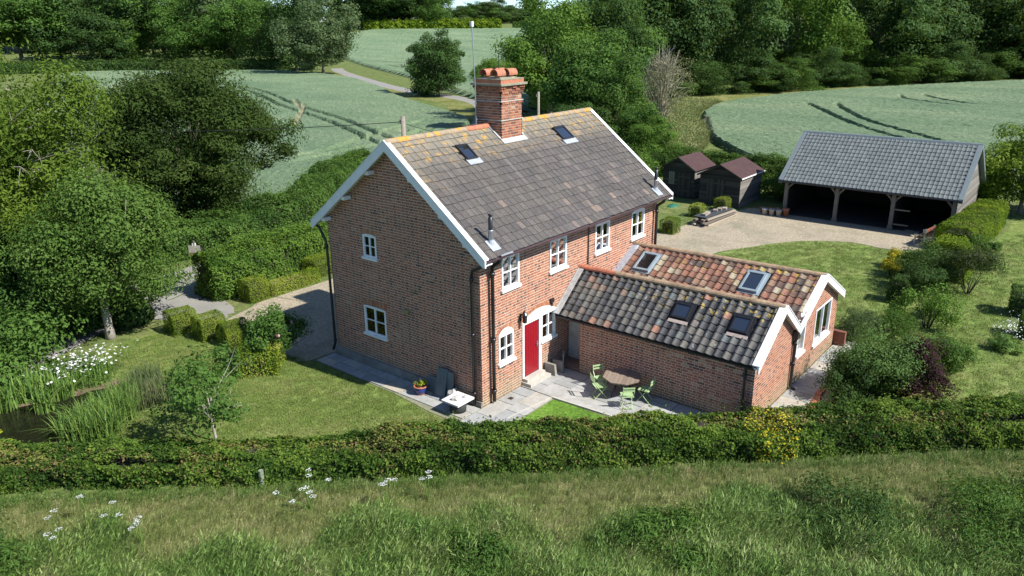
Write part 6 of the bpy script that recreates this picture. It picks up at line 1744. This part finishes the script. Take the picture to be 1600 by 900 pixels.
# ------------------------------------------------------------------ meadow grass in front (instanced tufts)
def tuft(seed, n, h, sp, wd, seedhead=0):
    r = np.random.default_rng(seed); V = []; F = []; T = []
    wind = np.array([.35, -.2])
    for i in range(n):
        a = r.uniform(0, 6.28); k = sp * math.sqrt(r.random()); p = np.array([k * math.cos(a), k * math.sin(a), -.01]); hh = h * r.uniform(.4, 1.1); d = r.uniform(0, 6.28)
        ln = (np.array([math.cos(d), math.sin(d)]) * abs(r.normal(0, .4)) + wind) * hh; sv = np.array([math.cos(d + 1.57), math.sin(d + 1.57), 0]) * wd / 2; t = r.random(); b = len(V)
        for f, wf_ in ((0, 1), (.5, .8), (1, .12)):
            c = p + np.array([ln[0] * f * f, ln[1] * f * f, hh * (f - .22 * f * f)]); V += [c - sv * wf_, c + sv * wf_]
        F += [(b, b + 1, b + 3, b + 2), (b + 2, b + 3, b + 5, b + 4)]; T += [t, t]
        if seedhead and r.random() < seedhead:
            b = len(V); c = p + np.array([ln[0], ln[1], hh * .8]); e = c + np.array([ln[0] * .3, ln[1] * .3, hh * .12]); V += [c - sv * 2.2, c + sv * 2.2, e + sv * 1.2, e - sv * 1.2]; F.append((b, b + 1, b + 2, b + 3)); T.append(1.0)
    return V, F, T


def scatter(name, label, pts, scl, tufts, mat, seed, tilt=.1):
    r = np.random.default_rng(seed); n = len(pts)
    obs_ = []
    for i, (V, F, T) in enumerate(tufts):
        me = fast('grass_tuft', V, F, mat, T); o = bpy.data.objects.new('grass_tuft', me); obs_.append(o)
    me = bpy.data.meshes.new(name); me.vertices.add(n); me.vertices.foreach_set('co', np.asarray(pts, np.float32).ravel())
    a = me.attributes.new('rot', 'FLOAT_VECTOR', 'POINT'); a.data.foreach_set('vector', np.column_stack([r.normal(0, tilt, n), r.normal(0, tilt, n), r.uniform(-.9, .9, n)]).astype(np.float32).ravel())
    a = me.attributes.new('scl', 'FLOAT', 'POINT'); a.data.foreach_set('value', np.asarray(scl, np.float32))
    a = me.attributes.new('pick', 'INT', 'POINT'); a.data.foreach_set('value', r.integers(0, len(obs_), n).astype(np.int32))
    o = put(name, me); o['kind'] = 'stuff'; o['label'] = label
    ng = bpy.data.node_groups.new(name, 'GeometryNodeTree')
    ng.interface.new_socket('Geometry', in_out='INPUT', socket_type='NodeSocketGeometry'); ng.interface.new_socket('Geometry', in_out='OUTPUT', socket_type='NodeSocketGeometry')
    gi, go = ng.nodes.new('NodeGroupInput'), ng.nodes.new('NodeGroupOutput'); ip = ng.nodes.new('GeometryNodeInstanceOnPoints'); jn = ng.nodes.new('GeometryNodeJoinGeometry')
    for ob in obs_:
        oi = ng.nodes.new('GeometryNodeObjectInfo'); oi.inputs['Object'].default_value = ob; oi.inputs['As Instance'].default_value = True; ng.links.new(oi.outputs['Geometry'], jn.inputs[0])
    def attr(nm, ty):
        q = ng.nodes.new('GeometryNodeInputNamedAttribute'); q.data_type = ty; q.inputs['Name'].default_value = nm; return [s for s in q.outputs if s.enabled and s.name == 'Attribute'][0]
    ng.links.new(gi.outputs[0], ip.inputs['Points']); ng.links.new(jn.outputs[0], ip.inputs['Instance']); ip.inputs['Pick Instance'].default_value = True
    ng.links.new(attr('pick', 'INT'), ip.inputs['Instance Index'])
    e2r = ng.nodes.new('FunctionNodeEulerToRotation'); ng.links.new(attr('rot', 'FLOAT_VECTOR'), e2r.inputs[0]); ng.links.new(e2r.outputs[0], ip.inputs['Rotation'])
    ng.links.new(attr('scl', 'FLOAT'), ip.inputs['Scale']); ng.links.new(ip.outputs[0], go.inputs[0])
    md = o.modifiers.new('scatter', 'NODES'); md.node_group = ng
    return o


r = np.random.default_rng(300)
# distance outwards from the front face of the hedge
hl = np.array(HL); A = np.array([-12.3, 6.9]); B = np.array([8.6, -15.6]); ad = (B - A) / np.linalg.norm(B - A); on = np.array([ad[1], -ad[0]]); on = on if on @ (CAM[:2] - A) > 0 else -on
Lt = np.linalg.norm(B - A)
n = 40000; s = r.uniform(-3, Lt + 5, n); d = r.uniform(.0, 9.5, n)
tall = np.clip((d - 1.5 + .6 * np.sin(s * .7) + .5 * np.sin(s * 1.9 + 1)) / 1.3, 0, 1)
P = A + ad * s[:, None] + on * d[:, None]; P3 = np.column_stack([P, np.zeros(n)])
hgt = (.28 + .60 * tall) * (.78 + .16 * np.sin(P[:, 0] * 1.3) * np.sin(P[:, 1] * 1.1 + 1) + .12 * np.sin(P[:, 0] * 3.1 + P[:, 1]) + r.normal(0, .2, n)); hgt = np.clip(hgt, .18, 1.4)
k = (tall > .15) | (r.random(n) < .8)
scatter('meadow_grass', 'tall tangled meadow grass in the foreground', P3[k & (tall > .2)], hgt[k & (tall > .2)], [tuft(400 + i, 46, .60, .22, .013, .3) for i in range(5)] + [tuft(420 + i, 60, .44, .24, .015, .06) for i in range(4)], M_meadow, 301, .16)
scatter('dry_grass', 'short dry grass strip along the foot of the hedge', P3[tall <= .35], np.clip(hgt[tall <= .35] * 2.0, .45, 1.0), [tuft(440 + i, 50, .40, .22, .012, .06) for i in range(5)], M_mown, 302, .2)
n = 2600; s = r.uniform(0, Lt, n); P = A + ad * s[:, None] + on * r.normal(.05, .16, n)[:, None]
scatter('hedge_foot_grass', 'ragged grass and weeds at the foot of the hedge', np.column_stack([P, np.zeros(n)]), r.uniform(.25, .7, n), [tuft(460 + i, 30, .45, .15, .02, .02) for i in range(4)], M_meadow, 303, .2)
# leafy weeds within the meadow
for i, (s_, d_, q, mt, lab) in enumerate([(1.5, 3.3, .75, L_mid, 'leafy nettle clump at the lower left corner'), (.5, 2.0, .7, L_dark, 'dark weed clump at the left edge below the hedge'), (2.6, 4.6, .7, L_bright, 'bright green weeds in the lower left corner'), (17.5, 3.2, .6, L_mid, 'green weed clump in the lower middle of the meadow'), (22.5, 2.7, .8, L_dark, 'dark green weeds right of the middle of the meadow'), (25.5, 3.1, .9, L_mid, 'tall weeds on the right side of the meadow'), (28.5, 2.6, .8, L_mid, 'weed clump near the right edge of the meadow'), (13.0, 3.3, .5, L_mid, 'small weed patch left of the middle of the meadow')]):
    p = A + ad * s_ + on * d_; bush('weed_clump', lab, (p[0], p[1], 0), (q * 1.25, q * 1.25, q * .62), mt, 40, 1700, .11, 500 + i, 'weeds', 'weed clumps in the foreground meadow', cz=.4, aspect=.35, stems=False, spread=.32)


# cow parsley
def parsley(label, x, y, h, n, sp, seed):
    r = np.random.default_rng(seed); t = E('cow_parsley', label, 'wild flower', (x, y, 0), 'white umbels in the foreground meadow'); m = MB(); V = []; F = []
    for i in range(n):
        ex, ey, ez = r.normal(0, sp), r.normal(0, sp), h * r.uniform(.8, 1.1); m.tube([(0, 0, 0), (ex * .4, ey * .4, ez * .6), (ex, ey, ez)], [.012, .009, .006], 5); V = []; F = []
        for j in range(24):
            a = r.uniform(0, 6.28); k = .088 * math.sqrt(r.random()); c = np.array([ex + k * math.cos(a), ey + k * math.sin(a), ez + .04 - k * .2]); q = r.uniform(.008, .015); b = len(V)
            V += [c + (-q, -q, 0), c + (q, -q, .004), c + (q, q, 0), c + (-q, q, -.004)]; F.append((b, b + 1, b + 2, b + 3))
            if j % 4 == 0: m.tube([(ex, ey, ez - .06), c], [.004, .002], 3)
        put('umbel', fast('umbel', V, F, L_petal, r.random(len(F))), t)
    m.build('stems', L_reed, t)


for i, (x, y, h_, n_, sp, lab) in enumerate([(-7.15, -.15, .75, 9, .42, 'large cluster of white umbels below the pale green post'), (-5.9, -1.75, .9, 3, .12, 'small pair of white umbels right of the large cluster'), (-4.9, -2.3, .85, 3, .1, 'white umbels nearest the middle of the meadow'), (-11.0, 3.85, 1.0, 2, .08, 'lone tall white umbel left of centre in the lower left meadow'), (-10.55, 3.15, .95, 1, .05, 'single white umbel on a thin stalk, lower left'), (-10.9, 2.6, .8, 2, .1, 'white umbel above the bottom edge, lower left'), (-12.2, 2.9, .85, 3, .18, 'group of white umbels near the bottom left corner'), (-10.6, 1.9, .7, 4, .18, 'loose white umbels low in the grass, lower left'), (-11.9, 3.6, .9, 2, .12, 'pair of white umbels by the left weeds'), (-5.4, -1.5, .6, 1, .05, 'tiny white umbel on the dry grass strip')]):
    parsley(lab, x, y, h_, n_, sp, 600 + i)


def area_points(poly, n, seed):
    r = np.random.default_rng(seed); P = [tuple(p) for p in poly]; x0, x1 = min(p[0] for p in P), max(p[0] for p in P); y0, y1 = min(p[1] for p in P), max(p[1] for p in P)
    X = r.uniform(x0, x1, n * 4); Y = r.uniform(y0, y1, n * 4); k = inside(X, Y, P); return np.column_stack([X[k], Y[k], np.full(k.sum(), .004)])[:n]


M_blade = grassmat('lawn_blade', [(.1, (.12, .195, .036)), (.5, (.185, .25, .058)), (.9, (.29, .28, .115))])
LT = [tuft(480 + i, 34, .075, .16, .012) for i in range(4)]
p = area_points([(-1.2, 7.5), (-1.15, 3.2), (-1.5, .9), (-1.6, -.6), (-4, 1.4), (-7.4, 4.4), (-9.3, 7.3), (-8, 9.6), (-6.3, 11.0), (-6.3, 13.4), (-5.2, 15), (-3.4, 15), (-1.9, 14.2), (-1.6, 11), (-1.35, 9)], 6500, 310)
scatter('lawn_grass', 'short mown grass of the front lawn', p, np.random.default_rng(1).uniform(.6, 1.4, len(p)), LT, M_blade, 311, .1)
p = area_points([(12.8, -1.4), (16, .1), (20.5, 1.5), (24, .4), (26.8, -1.4), (28, -3.8), (27.6, -6.2), (29.5, -9.5), (36, -11), (36, -24), (10, -24), (6.5, -16), (8, -12.5), (12.6, -8.6)], 11000, 312)
scatter('lawn_grass', 'short mown grass of the side lawn', p, np.random.default_rng(2).uniform(.7, 1.8, len(p)), LT, M_blade, 313, .1)
p = area_points([(41, 20), (46.5, 16), (56, 19), (64, 22), (78, 30.5), (88, 34.5), (100, 37), (100, 44), (84, 42), (66, 31), (56, 28), (46, 25)], 11000, 314)
scatter('margin_grass', 'tall rough grass on the margin of the right field', p, np.random.default_rng(3).uniform(.7, 1.7, len(p)), [tuft(490 + i, 60, .42, .4, .03, .12) for i in range(4)], grassmat('margin_blade', [(.1, (.075, .125, .028)), (.5, (.15, .18, .055)), (.9, (.27, .25, .12))]), 315, .2)
